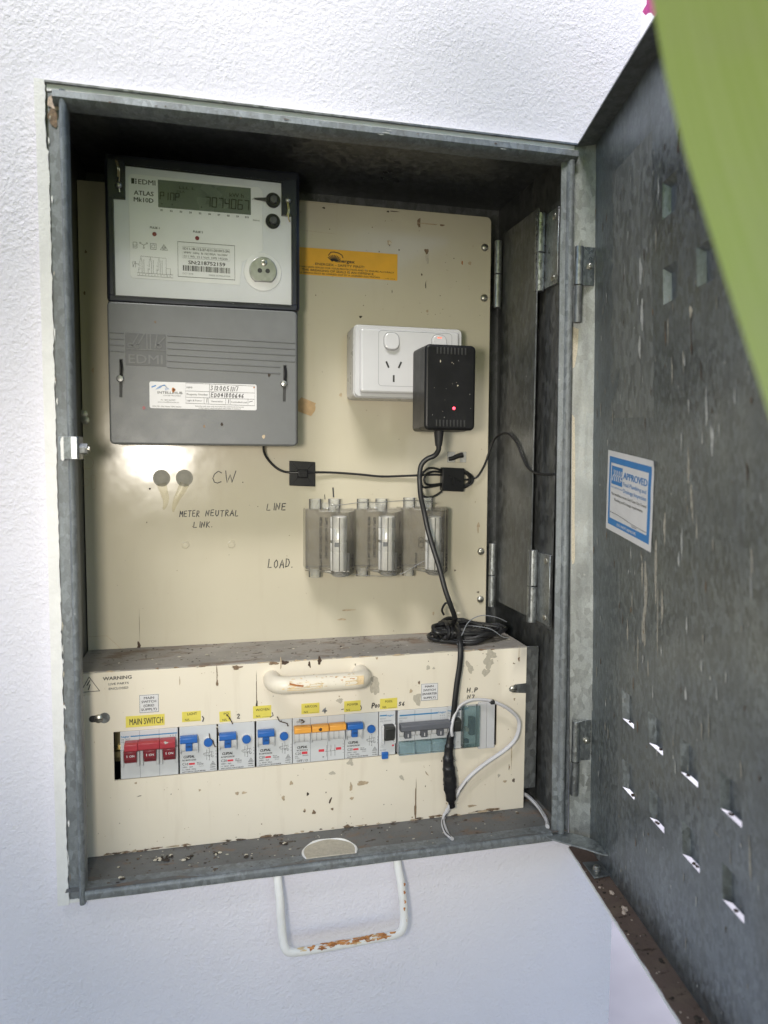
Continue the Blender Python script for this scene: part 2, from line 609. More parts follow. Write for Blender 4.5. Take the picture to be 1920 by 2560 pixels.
    def blob(s, x, z, rx, rz, mat, fn, rng, n=14, jag=.35, rot=0):
        pts = []
        ph = rng.uniform(0, 6)
        for i in range(n):
            t = 2 * PI * i / n
            q = 1 + jag * (.6 * math.sin(3 * t + ph) + rng.uniform(-.7, .7))
            a, b = rx * q * math.cos(t), rz * q * math.sin(t)
            pts.append((x + a * math.cos(rot) - b * math.sin(rot), z + a * math.sin(rot) + b * math.cos(rot)))
        vs = [fn(x, z)] + [fn(*p) for p in pts]
        fs = [(0, 1 + i, 1 + (i + 1) % n) for i in range(n)]
        return s.add(vs, fs, mat)
    def build(s, name, parent=None, kind=None, label=None):
        me = bpy.data.meshes.new(name)
        org = Vector(parent["_o"]) if parent is not None and "_o" in parent else Vector((0, 0, 0))
        me.from_pydata([((x - org.x) * .001, (y - org.y) * .001, (z - org.z) * .001) for x, y, z in s.v], [], s.f)
        for m in s.mats:
            me.materials.append(MATS[m])
        me.polygons.foreach_set("material_index", s.mi)
        me.polygons.foreach_set("use_smooth", s.sm)
        me.validate()
        me.update()
        sm = [x.use_smooth for x in me.polygons]
        me.set_sharp_from_angle(angle=math.radians(38))
        me.polygons.foreach_set("use_smooth", sm)
        ob = bpy.data.objects.new(name, me)
        coll.objects.link(ob)
        if parent is not None:
            ob.parent = parent
            ob["_o"] = tuple(org)
        if kind: ob["kind"] = kind
        if label: ob["label"] = label
        return ob

def thing(name, label, cat, o=(0, 0, 0), group=None):
    e = bpy.data.objects.new(name, None)
    coll.objects.link(e)
    e.empty_display_size = .02
    e.location = (o[0] * .001, o[1] * .001, o[2] * .001)
    e["_o"] = tuple(float(t) for t in o)
    e["label"] = label
    e["category"] = cat
    if group: e["group"] = group
    return e

def tag(o, label, cat, group=None):
    o["label"] = label; o["category"] = cat
    if group: o["group"] = group
    return o

def front(y):
    return lambda u, v: (u, y, v)

def rrect(x0, x1, z0, z1, r, n=5):
    """rounded rectangle outline"""
    out = []
    for cx, cz, a0 in ((x1 - r, z1 - r, 0), (x0 + r, z1 - r, 90), (x0 + r, z0 + r, 180), (x1 - r, z0 + r, 270)):
        for i in range(n + 1):
            t = math.radians(a0 + 90 * i / n)
            out.append((cx + r * math.cos(t), cz + r * math.sin(t)))
    return out

# hand lettering: one polyline list per glyph in a 1 x 1 cell
HAND = {
 'A': [[(0, 0), (.45, 1), (.8, 0)], [(.15, .38), (.72, .35)]],
 'C': [[(.8, .85), (.5, 1), (.15, .75), (.05, .4), (.2, .08), (.5, 0), (.8, .12)]],
 'D': [[(.05, 0), (.08, 1), (.55, .85), (.75, .5), (.55, .12), (.0, 0)]],
 'E': [[(.7, 1), (.08, .97), (.05, .03), (.72, .05)], [(.08, .52), (.6, .55)]],
 'H': [[(.05, 0), (.12, 1)], [(.7, 0), (.75, 1)], [(.08, .5), (.72, .52)]],
 'I': [[(.3, 0), (.36, 1)]],
 'K': [[(.05, 0), (.1, 1)], [(.7, 1), (.12, .45), (.75, .02)]],
 'L': [[(.15, 1), (.05, .02), (.7, .06)]],
 'M': [[(0, 0), (.12, 1), (.42, .35), (.75, 1), (.85, 0)]],
 'N': [[(.02, 0), (.1, 1), (.65, .03), (.75, 1)]],
 'O': [[(.4, 1), (.08, .7), (.08, .25), (.4, 0), (.72, .3), (.7, .75), (.4, 1)]],
 'P': [[(.05, 0), (.12, 1), (.6, .95), (.7, .7), (.5, .48), (.1, .45)]],
 'R': [[(.05, 0), (.1, 1), (.6, .95), (.65, .65), (.1, .5), (.75, 0)]],
 'S': [[(.7, .9), (.35, 1), (.1, .75), (.6, .4), (.55, .08), (.05, .06)]],
 'T': [[(0, .98), (.8, 1)], [(.4, 1), (.36, 0)]],
 'U': [[(.05, 1), (.05, .3), (.35, 0), (.65, .3), (.72, 1)]],
 'W': [[(0, 1), (.2, .02), (.45, .7), (.65, .03), (.95, 1)]],
 '.': [[(.1, .0), (.16, .04)]],
 '0': [[(.4, 1), (.08, .65), (.1, .2), (.4, 0), (.68, .35), (.62, .85), (.4, 1)]],
 '1': [[(.3, 1), (.27, 0)]],
 '2': [[(.05, .8), (.35, 1), (.62, .75), (.1, .04), (.7, .05)]],
 '3': [[(.05, .92), (.6, .95), (.3, .58), (.62, .3), (.3, .0), (.02, .12)]],
 '4': [[(.5, 0), (.55, 1), (.02, .35), (.78, .38)]],
 '5': [[(.65, 1), (.15, .97), (.1, .6), (.55, .55), (.6, .15), (.05, .02)]],
 '6': [[(.6, 1), (.15, .55), (.08, .15), (.4, 0), (.62, .25), (.4, .48), (.1, .3)]],
 '7': [[(.05, .97), (.68, .98), (.3, 0)]],
 '8': [[(.4, .52), (.12, .78), (.4, 1), (.62, .78), (.4, .52), (.1, .22), (.38, 0), (.65, .22), (.4, .52)]],
 'l': [[(.3, 1), (.27, 0)]], '-': [[(.0, .4), (.8, .55)]], ' ': [],
}
def hand(mb, txt, x0, z0, x1, h, w, mat, fn, rng, slope=0.0, skew=.08):
    n = sum(.55 if ch in 'I.1l' else 1 for ch in txt)
    cw = (x1 - x0) / n
    x = x0
    for ch in txt:
        k = .55 if ch in 'I.1l' else 1
        jy, js = rng.uniform(-.06, .06) * h, rng.uniform(.92, 1.08)
        for pl in HAND[ch]:
            sm = []
            for i in range(len(pl) - 1):
                for t in (0, .5):
                    sm.append((pl[i][0] * (1 - t) + pl[i + 1][0] * t, pl[i][1] * (1 - t) + pl[i + 1][1] * t))
            sm.append(pl[-1])
            q = []
            for (a, b) in sm:
                zz = z0 + jy + b * h * js
                xx = x + a * cw * .86 + b * h * skew
                q.append((xx + rng.uniform(-.015, .015) * h, zz + slope * (xx - x0)))
            mb.ribbon(q, w * rng.uniform(.85, 1.15), mat, fn)
        x += cw * k
    return mb

# ------------------------------------------------------------------ setting: wall and the wall that returns beside the door
XR_IN = lambda z: 414.5 + (552 - z) * .0115          # inner edge of the right lip: the box leans a little
WALL_Y = -40.0
b = MB()
xs, zs = [-900, -44, 436, 495], [-900, -131, 553.8, 1100]
for i in range(3):
    for j in range(3):
        if i == 1 and j == 1: continue
        b.add([(xs[i], WALL_Y, zs[j]), (xs[i + 1], WALL_Y, zs[j]), (xs[i + 1], WALL_Y, zs[j + 1]), (xs[i], WALL_Y, zs[j + 1])], [(0, 1, 2, 3)], "wall_paint")
for (xa, za, xb, zb) in ((-44, -131, 436, -131), (436, -131, 436, 553.8), (436, 553.8, -44, 553.8), (-44, 553.8, -44, -131)):
    b.add([(xa, WALL_Y, za), (xb, WALL_Y, zb), (xb, 160, zb), (xa, 160, za)], [(0, 1, 2, 3)], "wall_paint")
b.add([(495, WALL_Y, -900), (495, 900, -900), (495, 900, 1100), (495, WALL_Y, 1100)], [(0, 1, 2, 3)], "wall_paint")
w = b.build("wall"); w["kind"] = "structure"
b = MB()                                             # beyond the house corner: paving and a white wall across the way
b.add([(-4000, -4000, -900), (6000, -4000, -900), (6000, 6000, -900), (-4000, 6000, -900)], [(0, 1, 2, 3)], "garden_soil")
w = b.build("ground"); w["kind"] = "structure"
b = MB()
b.box(500, 5200, -300, 1250, -899, -880, "ground_paving", 3, 1)
w = b.build("path"); w["kind"] = "structure"
b = MB()
b.box(620, 5200, 1250, 1400, -900, 2700, "far_paint")
w = b.build("far_wall"); w["kind"] = "structure"

# ------------------------------------------------------------------ the meter box
R = random.Random(4)
box = thing("meter_box", "open galvanised steel meter box set into the white rendered wall", "meter box", (0, -40, -119))
XRW = lambda z: 425 + (552 - z) * .0105              # right side wall
FLOOR, CEIL, BACK = -119.0, 552.0, 140.0
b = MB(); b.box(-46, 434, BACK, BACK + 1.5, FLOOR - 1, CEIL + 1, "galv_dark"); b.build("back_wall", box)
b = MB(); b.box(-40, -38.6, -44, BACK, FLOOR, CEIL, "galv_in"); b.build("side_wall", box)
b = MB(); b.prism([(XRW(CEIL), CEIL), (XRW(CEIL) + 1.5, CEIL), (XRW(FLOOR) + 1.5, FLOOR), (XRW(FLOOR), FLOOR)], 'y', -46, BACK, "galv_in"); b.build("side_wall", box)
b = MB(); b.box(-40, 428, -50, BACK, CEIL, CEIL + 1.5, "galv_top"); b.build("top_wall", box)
# floor, with a large round cable knockout cut at its front edge
b = MB()
NX, NY = 96, 40
def in_hole(x, y): return ((x - 192) / 25.5) ** 2 + ((y + 40) / 21.5) ** 2 < 1
gx = [-40 + 472 * i / NX for i in range(NX + 1)]
gy = [-54 + 194 * j / NY for j in range(NY + 1)]
vs = [(x, y, FLOOR + .5 * mnoise.noise(Vector((x * .02, y * .03, 3)))) for y in gy for x in gx]
b.add(vs, [(j * (NX + 1) + i, j * (NX + 1) + i + 1, (j + 1) * (NX + 1) + i + 1, (j + 1) * (NX + 1) + i) for j in range(NY) for i in range(NX)], "floor_dirt")
b.build("floor_plate", box)
# pale disc standing in for the open knockout and the wall seen through
b = MB()
disc = [(192 + 25.5 * math.cos(t), -40 + 21.5 * math.sin(t)) for t in [PI * (k / 20) * 1.24 - .38 for k in range(21)]]
disc = [p for p in disc if p[1] > -53]
b.prism(disc, 'z', FLOOR - .2, FLOOR + 1.2, "bare_putty", .4, 1)
b.build("knockout_disc", box)
b = MB()
b.tube([(p[0], p[1], FLOOR + 1.2) for p in disc], lambda t: .9 + .4 * math.sin(t * 23), "white_paint", 6, sub=2)
b.build("knockout_rim", box)

# lips: the folded edge around the mouth
def lip(name, prof, path, mat="galv_lip", wob=.25, seed=0):
    """prof: (inward, y) outline; path: list of (point, inward direction) along the edge"""
    m = MB(); K = len(prof); vs = []; fs = []
    for i, (p, d) in enumerate(path):
        for k, (u, y) in enumerate(prof):
            q = wob * mnoise.noise(Vector((p[0] * .03, p[1] * .03, k * .2 + seed)))
            vs.append((p[0] + d[0] * (u + q), y + q, p[1] + d[1] * (u + q)))
    for i in range(len(path) - 1):
        for k in range(K):
            k2 = (k + 1) % K
            fs.append((i * K + k, i * K + k2, (i + 1) * K + k2, (i + 1) * K + k))
    fs.append(tuple(range(K))); fs.append(tuple((len(path) - 1) * K + k for k in range(K - 1, -1, -1)))
    m.add(vs, fs, mat)
    return m.build(name, box)
N = 60
bead = [(0, -40), (0, -46.5), (9, -47), (9.3, -53), (10, -55), (11.5, -56), (13, -55.6), (14.4, -54), (14.8, -51), (14.6, -40)]
left_path = [((-38.2, -131 + (545.5 + 131) * i / N), (1, 0)) for i in range(N + 1)]
lip("side_lip", bead, left_path, seed=1)
tb = [(0, -40), (0, -54), (.8, -56), (6.2, -56.6), (7.6, -55.6), (9.6, -53.4), (10.4, -50), (10.4, -40)]
top_path = [((-33.5 + (424 + 33.5) * i / N, 545.2), (0, -1)) for i in range(N + 1)]
lip("top_lip", tb, top_path, seed=2)
bb = [(0, -40), (0, -53.5), (1.0, -55), (6.0, -56), (7.4, -55.6), (9.3, -53.4), (9.6, -49), (9.6, -40)]
bot_path = [((-24 + (440) * i / N, -128.3), (0, 1)) for i in range(N + 1)]
lip("bottom_lip", bb, bot_path, seed=3)
rb = [(-9, -40), (-9, -44.2), (-.2, -44.6), (0, -52), (.8, -54.6), (2.4, -55.4), (4.4, -55.2), (6.2, -53.6), (7.2, -51), (11.5, -49), (11.5, -47.5), (7, -47)]
right_path = [((XR_IN(z) + 7.2, z), (-1, 0)) for z in [-127 + (536 + 127) * i / N for i in range(N + 1)]]
lip("side_lip", rb, right_path, seed=4)

# the white painted surround, its inner edge chipped
def chipped(name, pts_out, pts_in, y0, y1, mat="white_paint", jag=1.0, seed=0):
    m = MB(); r = random.Random(seed); vs = []; fs = []; n = len(pts_out)
    for i in range(n):
        o, q = Vector(pts_out[i]), Vector(pts_in[i])
        d = (q - o).normalized()
        k = r.uniform(-1, 1) * jag + jag * 1.6 * mnoise.noise(Vector((q.x * .06, q.y * .06, seed)))
        q = q + d * k
        vs += [(o.x, y1, o.y), (o.x, y0, o.y), (q.x, y0 - .0, q.y), (q.x, y1, q.y)]
    for i in range(n - 1):
        for k in range(4):
            k2 = (k + 1) % 4
            fs.append((i * 4 + k, i * 4 + k2, (i + 1) * 4 + k2, (i + 1) * 4 + k))
    fs.append((0, 1, 2, 3)); fs.append(tuple(4 * (n - 1) + k for k in (3, 2, 1, 0)))
    m.add(vs, fs, mat)
    return m.build(name, box)
n = 260
zz = [-133.5 + (555 + 133.5) * i / n for i in range(n + 1)]
chipped("painted_edge", [(-47.5 - (.6 if z > 520 else 0), z) for z in zz], [(-38.6 - (1.6 if z > 500 else 0), z) for z in zz], -47.8, -40.5, jag=.38, seed=1)
xx = [-38.8 + (424 + 38.8) * i / n for i in range(n + 1)]
chipped("painted_edge", [(x, 555) for x in xx], [(x, 546.6 - (.3 if x > 200 else 0)) for x in xx], -47.5, -40.5, jag=.35, seed=2)
xx = [-38.4 + (418 + 38.4) * i / n for i in range(n + 1)]
chipped("painted_edge", [(x, -132.6) for x in xx], [(x, -129.6) for x in xx], -47.0, -40.5, jag=.7, seed=3)
# rusty bare corner at the top left
b = MB(); b.blob(-33.5, 538.5, 4.2, 7, "debris_pale", front(-47.6), random.Random(5), 16, .25)
b.blob(-34.3, 527, 3.4, 8, "brown_drip", front(-47.45), random.Random(6), 16, .3)
b.build("corner_rust", box)
b = MB()
for q in range(22):
    z = R.uniform(-110, 545)
    b.blob(-37.6 + R.uniform(-.6, .9), z, R.uniform(.25, .7), R.uniform(1.5, 5), R.choice(["brown_drip", "soil", "white_paint", "white_paint", "bare_putty"]), front(-47.75 - .01 * q), R, 9, .4)
for q in range(12):
    b.blob(R.uniform(-20, 400), 541 + R.uniform(-3.5, 3), R.uniform(.6, 3), R.uniform(.3, .7), R.choice(["bird_pale", "brown_drip", "soil"]), front(-56.95 - .01 * q), R, 10, .4)
b.build("edge_grime", box, "stuff")

# latch strap with bolt on the left lip
b = MB()
b.prism([(-35.5, -46), (-35.5, -56.5), (-33, -58), (-25, -60.5), (-20.5, -60.5), (-19, -58.5), (-19, -40), (-21, -40), (-21, -57.5), (-26, -58), (-33, -55.5), (-33.3, -46)], 'z', 253, 271.5, "galv_hinge", .4, 1)
lt = b.build("latch_strap", box)
b = MB()
b.cyl((-19, -55, 261.5), (-13.2, -55, 261.5), 4.6, "galv_hinge", n=6); b.cyl((-19, -55, 261.5), (-11.5, -55, 261.5), 2.4, "screw_steel", n=14)
b.build("bolt", lt)
b = MB(); b.blob(-31.7, 262, 2.0, 10, "white_paint", front(-58.6), random.Random(3), 14, .15); b.build("paint_smear", lt)

# white U shaped pull handle under the sill, rusting along its bar
b = MB()
hp = [(141.5, -50, -127), (142, -54, -137), (143, -58, -150), (144.5, -63, -178), (147, -66, -190), (154, -67, -194.2), (180, -67, -194.6), (230, -67, -193), (250, -67, -192.2), (257.5, -66, -188), (259.5, -63, -176), (258, -58, -150), (256.5, -54, -138), (255.5, -50, -128)]
b.tube(hp, 4.0, "white_paint", 14, flat=.82, sub=6, flatdir=(0, 1, 0))
hd = b.build("pull_handle", box)
b = MB(); rg = random.Random(8)
for q in range(60):
    t = rg.random() ** .8
    x = 150 + 104 * t
    zc = -194.4 + 2.2 * t
    an = rg.uniform(.1, 1.35)
    rx, rz = rg.uniform(1.2, 4.6), rg.uniform(.5, 1.5)
    fn = lambda u, v, x=x, zc=zc: (u, -67 - 3.5 * math.cos(v), zc + 4.18 * math.sin(v))
    b.blob(x, an, rx, rz * .22, rg.choice(["rust", "rust_orange", "rust_orange", "ochre"]), fn, rg, 12, .45)
for q in range(6):
    z = -188 + q * 8 + rg.uniform(-3, 3)
    b.blob(259.2 + rg.uniform(-1.5, 1.5), z, .9, 1.8, rg.choice(["rust", "rust_orange"]), lambda u, v: (u, -68.2 + (v + 190) * .13, v), rg, 10, .4)
b.build("rust_patch", hd)

# swing bracket that carries the meter panel, and its hinges on the right side wall
b = MB(); b.box(405.2, 406.7, -12, 76, 92, 505, "galv_in", .3, 1); br = b.build("swing_bracket", box)
b = MB(); b.box(417, 418.6, -36, 14, 84, 506, "galv_in"); b.build("hinge_leaf", box)
def hinge(z0, z1, zm, parent):
    m = MB()
    for (a, c2) in ((z0, zm - .5), (zm + .5, z1)):
        m.lathe((409.5, -8, a), (0, 0, 1), [(0, 0), (4.6, 0), (5.1, .5), (5.1, c2 - a - .5), (4.6, c2 - a), (0, c2 - a)], "galv_hinge", 18)
    m.box(414, 416.8, -38, -10, z0 + 2, z1 - 2, "galv_hinge", .5, 1)
    h = m.build("bracket_hinge", parent)
    for z in (z0 + 9, z1 - 9):
        m = MB(); m.lathe((414, -29, z), (-1, 0, 0), [(3.4, 0), (3.2, .8), (1.6, 1.6), (0, 1.7)], "screw_steel", 14); m.build("hinge_rivet", h)
hinge(424, 501, 462, box)
hinge(86, 162, 124, box)

# strap at the sill corner that stays the door, bolted down on the door's lower flange
b = MB()
b.prism([(406, -50), (424, -50), (436, -55), (446, -64), (453, -74), (455, -88), (452, -101), (446, -98), (436, -86), (423, -74), (410, -60)], 'z', -122.5, -121, "galv", .3, 1)
b.prism([(452.6, -101), (454.4, -101), (455.6, -88), (454.2, -76), (453.4, -76), (453.9, -88)], 'z', -138.5, -121.3, "galv")
b.prism([(436, -80), (453.5, -82), (452.5, -106), (433.5, -107)], 'z', -139, -137.6, "galv_dark", .3, 1)
st = b.build("door_stay", box)
b = MB(); b.lathe((442.2, -95.5, -137.6), (0, 0, 1), [(4, 0), (4, 1.2), (3.4, 1.6), (3.4, 3.6), (2.4, 4.6), (0, 4.8)], "screw_steel", 14); b.build("bolt", st)

# ------------------------------------------------------------------ the door, swung open to the right
def door_pt(s_, z, off=0.0):
    t = (552 - z) / 692.
    a = math.radians(14 - 5.5 * t)
    xh = 443 + 16 * t
    return (xh - s_ * math.sin(a) - off * math.cos(a), -50 - s_ * math.cos(a) + off * math.sin(a), z)
DT, DB, DL = 552.0, -140.0, 452.0
LV = []
for z1 in (52, -11.5):
    for s0 in (84, 140, 195, 251, 306, 361): LV.append((s0, s0 + 25.5, z1 - 26.5, z1))
for z1 in (456, 395.5):
    for s0 in (117, 172, 227, 282, 337): LV.append((s0, s0 + 25.5, z1 - 26, z1))
LV = [l for l in LV if not (l[0] == 117)]
ss = sorted(set([0, 3, 8, 16, 30, 50, DL - 30, DL] + [l[0] for l in LV] + [l[1] for l in LV]))
zs = sorted(set([DB, DB + 4, -110, -75, 60, 100, 150, 200, 250, 300, 340, 480, 520, 545, DT] + [l[2] for l in LV] + [l[3] for l in LV]))
b = MB(); vs = []; fs = []
def crease(s_, z):      # the sheet is gently dished
    return 1.4 * mnoise.noise(Vector((s_ * .006, z * .006, 2.))) + 1.2 * math.exp(-((z + 128) / 9.) ** 2)
for z in zs:
    for s_ in ss: vs.append(door_pt(s_, z, crease(s_, z)))
W_ = len(ss)
for j in range(len(zs) - 1):
    for i in range(W_ - 1):
        sc, zc = (ss[i] + ss[i + 1]) / 2, (zs[j] + zs[j + 1]) / 2
        if any(l[0] < sc < l[1] and l[2] < zc < l[3] for l in LV): continue
        fs.append((j * W_ + i, j * W_ + i + 1, (j + 1) * W_ + i + 1, (j + 1) * W_ + i))
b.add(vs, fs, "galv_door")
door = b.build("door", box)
b = MB()                                             # hinge side flange
fl = []
for z in [DB + 2 + (DT - DB - 2.2) * k / 40 for k in range(41)]:
    fl.append((z, door_pt(7, z, -2.5), door_pt(1, z, 20.5)))
vs = [p for z, a, c in fl for p in (a, c, (c[0], c[1] + 1.2, c[2]), (a[0], a[1] + 1.2, a[2]))]
fs = []
for k in range(40):
    for q in range(4): fs.append((k * 4 + q, k * 4 + (q + 1) % 4, (k + 1) * 4 + (q + 1) % 4, (k + 1) * 4 + q))
b.add(vs, fs, "galv_flange"); b.build("hinge_flange", door)
b = MB(); vs = []; K = 60                            # lower flange, rusted
rg = random.Random(12)
for k in range(K + 1):
    s_ = DL * k / K
    j = rg.uniform(-.5, .5)
    vs += [door_pt(s_, DB, -2), door_pt(s_, DB, 20.5 + j), (*door_pt(s_, DB, 20.5 + j)[:2], DB - 1.2), (*door_pt(s_, DB, -2)[:2], DB - 1.2)]
fs = [(k * 4 + q, k * 4 + (q + 1) % 4, (k + 1) * 4 + (q + 1) % 4, (k + 1) * 4 + q) for k in range(K) for q in range(4)]
b.add(vs, fs, "rust_flange"); b.build("lower_flange", door)
b = MB(); vs = []                                    # upper flange
for k in range(21):
    s_ = DL * k / 20
    vs += [door_pt(s_, DT - .4, -3), door_pt(s_, DT - 1, 17), (*door_pt(s_, DT, 17)[:2], DT + .5), (*door_pt(s_, DT, -3)[:2], DT + 1.5)]
fs = [(k * 4 + q, k * 4 + (q + 1) % 4, (k + 1) * 4 + (q + 1) % 4, (k + 1) * 4 + q) for k in range(20) for q in range(4)]
b.add(vs, fs, "galv_dark"); b.build("upper_flange", door)
# white painted outer skin edge of the door
b = MB(); vs = []
for k in range(K + 1):
    s_ = DL * k / K; j = rg.uniform(-.35, .35)
    vs += [door_pt(s_, DB - .6, 20.8 + j), door_pt(s_, DB - .6, 21.7), (*door_pt(s_, DB, 21.7)[:2], DB - 3), (*door_pt(s_, DB, 20.5)[:2], DB - 3)]
fs = [(k * 4 + q, k * 4 + (q + 1) % 4, (k + 1) * 4 + (q + 1) % 4, (k + 1) * 4 + q) for k in range(K) for q in range(4)]
b.add(vs, fs, "white_paint"); b.build("painted_rim", door)
# louvres pressed outwards, open at the bottom
for i, (s0, s1, z0, z1) in enumerate(LV):
    b = MB(); r = 3.0; dp = 7.0
    P = lambda s_, z, o: door_pt(s_, z, crease(s_, z) - o)
    dp = 5.2
    v = [P(s0, z1, 0), P(s1, z1, 0), P(s1, z0, 0), P(s0, z0, 0),
         P(s0 + 3, z1 - 4, dp), P(s1 - 2, z1 - 4, dp), P(s1 - 2, z0 - 1.0, dp), P(s0 + 3, z0 - 1.0, dp)]
    b.add(v, [(0, 1, 5, 4), (4, 5, 6, 7), (0, 4, 7, 3), (1, 2, 6, 5)], "galv_door")
    lv = b.build("louvre", door)
# web and dust hanging in some of the louvre slits
rg = random.Random(31)
for (s0, s1, z0, z1) in [l for l in LV if l[3] < 60 and l[0] < 300]:
    b = MB()
    for q in range(rg.choice((1, 2, 2))):
        s_ = s0 + 5 + rg.uniform(0, 16)
        b.ball(door_pt(s_, z0 + rg.uniform(0, 1.5), -2), 1.5, 1.6, .8, "nest", 8, 5, .25, rg)
    b.build("web_clump", door, "stuff")
# door hinges
for (za, zb, x0) in ((421, 457, 0), (-46, -5, 0)):
    m = MB(); t = (552 - (za + zb) / 2) / 692.; xh = 443 + 16 * t
    m.lathe((xh - 18.5, -56.5, za), (0, 0, 1), [(0, 0), (3.6, 0), (4, .4), (4, zb - za - .4), (3.6, zb - za), (0, zb - za)], "galv_hinge", 18)
    m.box(xh - 15, xh - 1.8, -56.8, -54.6, za, zb, "galv_hinge", .5, 1)
    m.prism([(xh - 2.2, -55), (xh + 1.6, -58), (xh + 3, -57.2), (xh, -54)], 'z', za + 1, zb - 1, "galv_hinge")
    h = m.build("door_hinge", door)
    m = MB(); m.lathe((xh - 7, -56.8, (za + zb) / 2), (0, -1, 0), [(3.3, 0), (3.3, .8), (2.6, 1), (2.6, 2.6), (1.9, 3.2), (0, 3.3)], "screw_steel", 12); m.build("bolt", h)
    m = MB()
    m.lathe((xh - 18.5, -56.5, za - 35), (0, 0, 1), [(0, 0), (3.8, 0), (3.8, 34.3), (0, 34.3)], "galv_dark", 18)
    m.box(xh - 22.5, xh - 15, -55.5, -53.5, za - 35, za - 1, "galv_dark", .4, 1)
    m.build("hinge_knuckle", box)
# cream paint that ran down the hinge flange, and a peeled strip of film
b = MB()
fn = lambda u, v: door_pt(2, v, u) if True else None
fn = lambda u, v: tuple(Vector(door_pt(7 - 6 * (u + 2.5) / 23., v, u)) + Vector((0, -.4, 0)))
b.poly([(20, 300), (17.6, 296), (16.9, 250), (17.2, 200), (16.6, 160), (17.4, 153), (19.2, 152), (20, 158)][::-1], "husk", fn)
b.poly([(20, 384), (14.4, 381), (15.5, 360), (18, 345), (20, 344)][::-1], "husk", fn)
b.build("paint_run", door)
# stains and bird lime on the door sheet
rg = random.Random(21)
b = MB()
on_door = lambda o: (lambda u, v: door_pt(u, v, crease(u, v) + o))
k = .12
for (s_, z, rs, rz, m_) in [(134, 150, 3.2, 24, "bird_lime"), (131, 118, 4, 16, "bird_lime"), (127, 162, 1.6, 12, "bird_lime"), (154, 170, 2.4, 28, "bird_lime"), (158, 128, 1.1, 26, "bird_lime"), (166, 143, 2, 12, "bird_lime"),
    (170, 205, 2.2, 12, "bird_lime"), (210, 252, 2, 12, "bird_lime"), (214, 232, 1.6, 10, "bird_lime"), (216, 221, 1, 9, "bird_lime"), (222, 209, 1, 8, "bird_lime"), (199, 196, 1, 11, "bird_pale"), (194, 184, 1.2, 5, "bird_pale"), (96, 108, 1.6, 10, "bird_lime"), (119, 96, 1.4, 14, "bird_lime"), (140, 88, 1.2, 8, "bird_lime"),
    (291, 196, 1.6, 9, "bird_lime"), (290, 181, .7, 7, "bird_pale"), (207, 139, 1, 6, "bird_pale"), (245, 270, 2.4, 9, "bird_pale"), (238, 290, 1.4, 12, "bird_pale"), (106, 135, .9, 9, "bird_lime"), (180, 350, 1.3, 10, "bird_lime"), (186, 320, 1.2, 9, "bird_lime"), (205, 325, 1.2, 8, "bird_lime"), (160, 420, 1.2, 10, "bird_lime"), (214, 455, 2, 6, "bird_lime"), (165, 455, 1.3, 8, "bird_pale"),
    (128, 405, 3.2, 10, "bird_pale"), (130, 370, 2.8, 12, "bird_pale"), (124, 345, 2.4, 9, "bird_pale"), (200, 470, 1.5, 5, "soil"), (201, 478, 1.8, 4, "soil_dark"), (218, 356, 2.2, 3.4, "husk"), (218, 342, .6, 14, "soil"), (218, 331, 1.3, 4, "soil"),
    (245, 5, 5, .5, "bird_lime"), (262, -2, .5, 6, "bird_lime"), (285, 10, 1.4, 14, "bird_lime"), (205, 88, 1.6, 5, "bird_pale"), (228, 70, 1, 6, "bird_lime"), (238, 76, .8, 8, "bird_lime")]:
    b.blob(s_, z, rs, rz, m_, on_door(k), rg, 20, .3); k += .004
for q in range(210):
    s_, z = rg.uniform(4, 330), rg.uniform(-125, 500)
    if 46 < s_ < 156 and 180 < z < 268: continue
    rs = rg.uniform(.35, 1.0)
    b.blob(s_, z, rs, rs * rg.uniform(1.5, 7), rg.choice(["bird_lime", "bird_pale", "bird_pale", "bird_lime", "soil", "brown_drip"]), on_door(k), rg, 10, .35); k += .0012
b.build("bird_lime", door, "stuff")
b = MB()
for q in range(60):
    s_ = rg.uniform(60, 250); o = rg.uniform(2, 19); sz = rg.uniform(.25, .8) * (1.5 if q < 5 else 1)
    b.ball(door_pt(s_, DB + sz * .4, o), sz * rg.uniform(1, 1.8), sz * 1.3, sz * .6, rg.choice(["soil", "soil_dark", "soil", "debris_pale"]), 8, 5, .2, rg)
for (s_, o, sz) in ((82, 9, 2.2), (106, 7, 2.6), (111, 10, 1.8), (172, 6, 1.4), (232, 8, 2.2)):
    b.ball(door_pt(s_, DB + 1, o), sz, sz * 1.4, 1.6, "debris_pale" if s_ < 150 else "soil_dark", 12, 7, .25, rg)
b.build("flange_debris", door, "stuff")
b = MB(); rg = random.Random(71); fs = []; vs = []
K = 46
for k in range(K + 1):                                 # dull patch where a film was peeled off
    z = 292 + (505 - 292) * k / K
    for (u, j) in ((58, 9), (80, 0), (105, 0), (130, 0), (152, 3)):
        uu = u + j * (mnoise.noise(Vector((u, z * .05, 4))) + rg.uniform(-.3, .3)); vs.append(door_pt(uu, z + .05 * (80 - u), crease(uu, z) + .06))
for k in range(K):
    for i in range(4): fs.append((k * 5 + i, k * 5 + i + 1, (k + 1) * 5 + i + 1, (k + 1) * 5 + i))
b.add(vs, fs, "galv_film"); b.build("peeled_film", door)
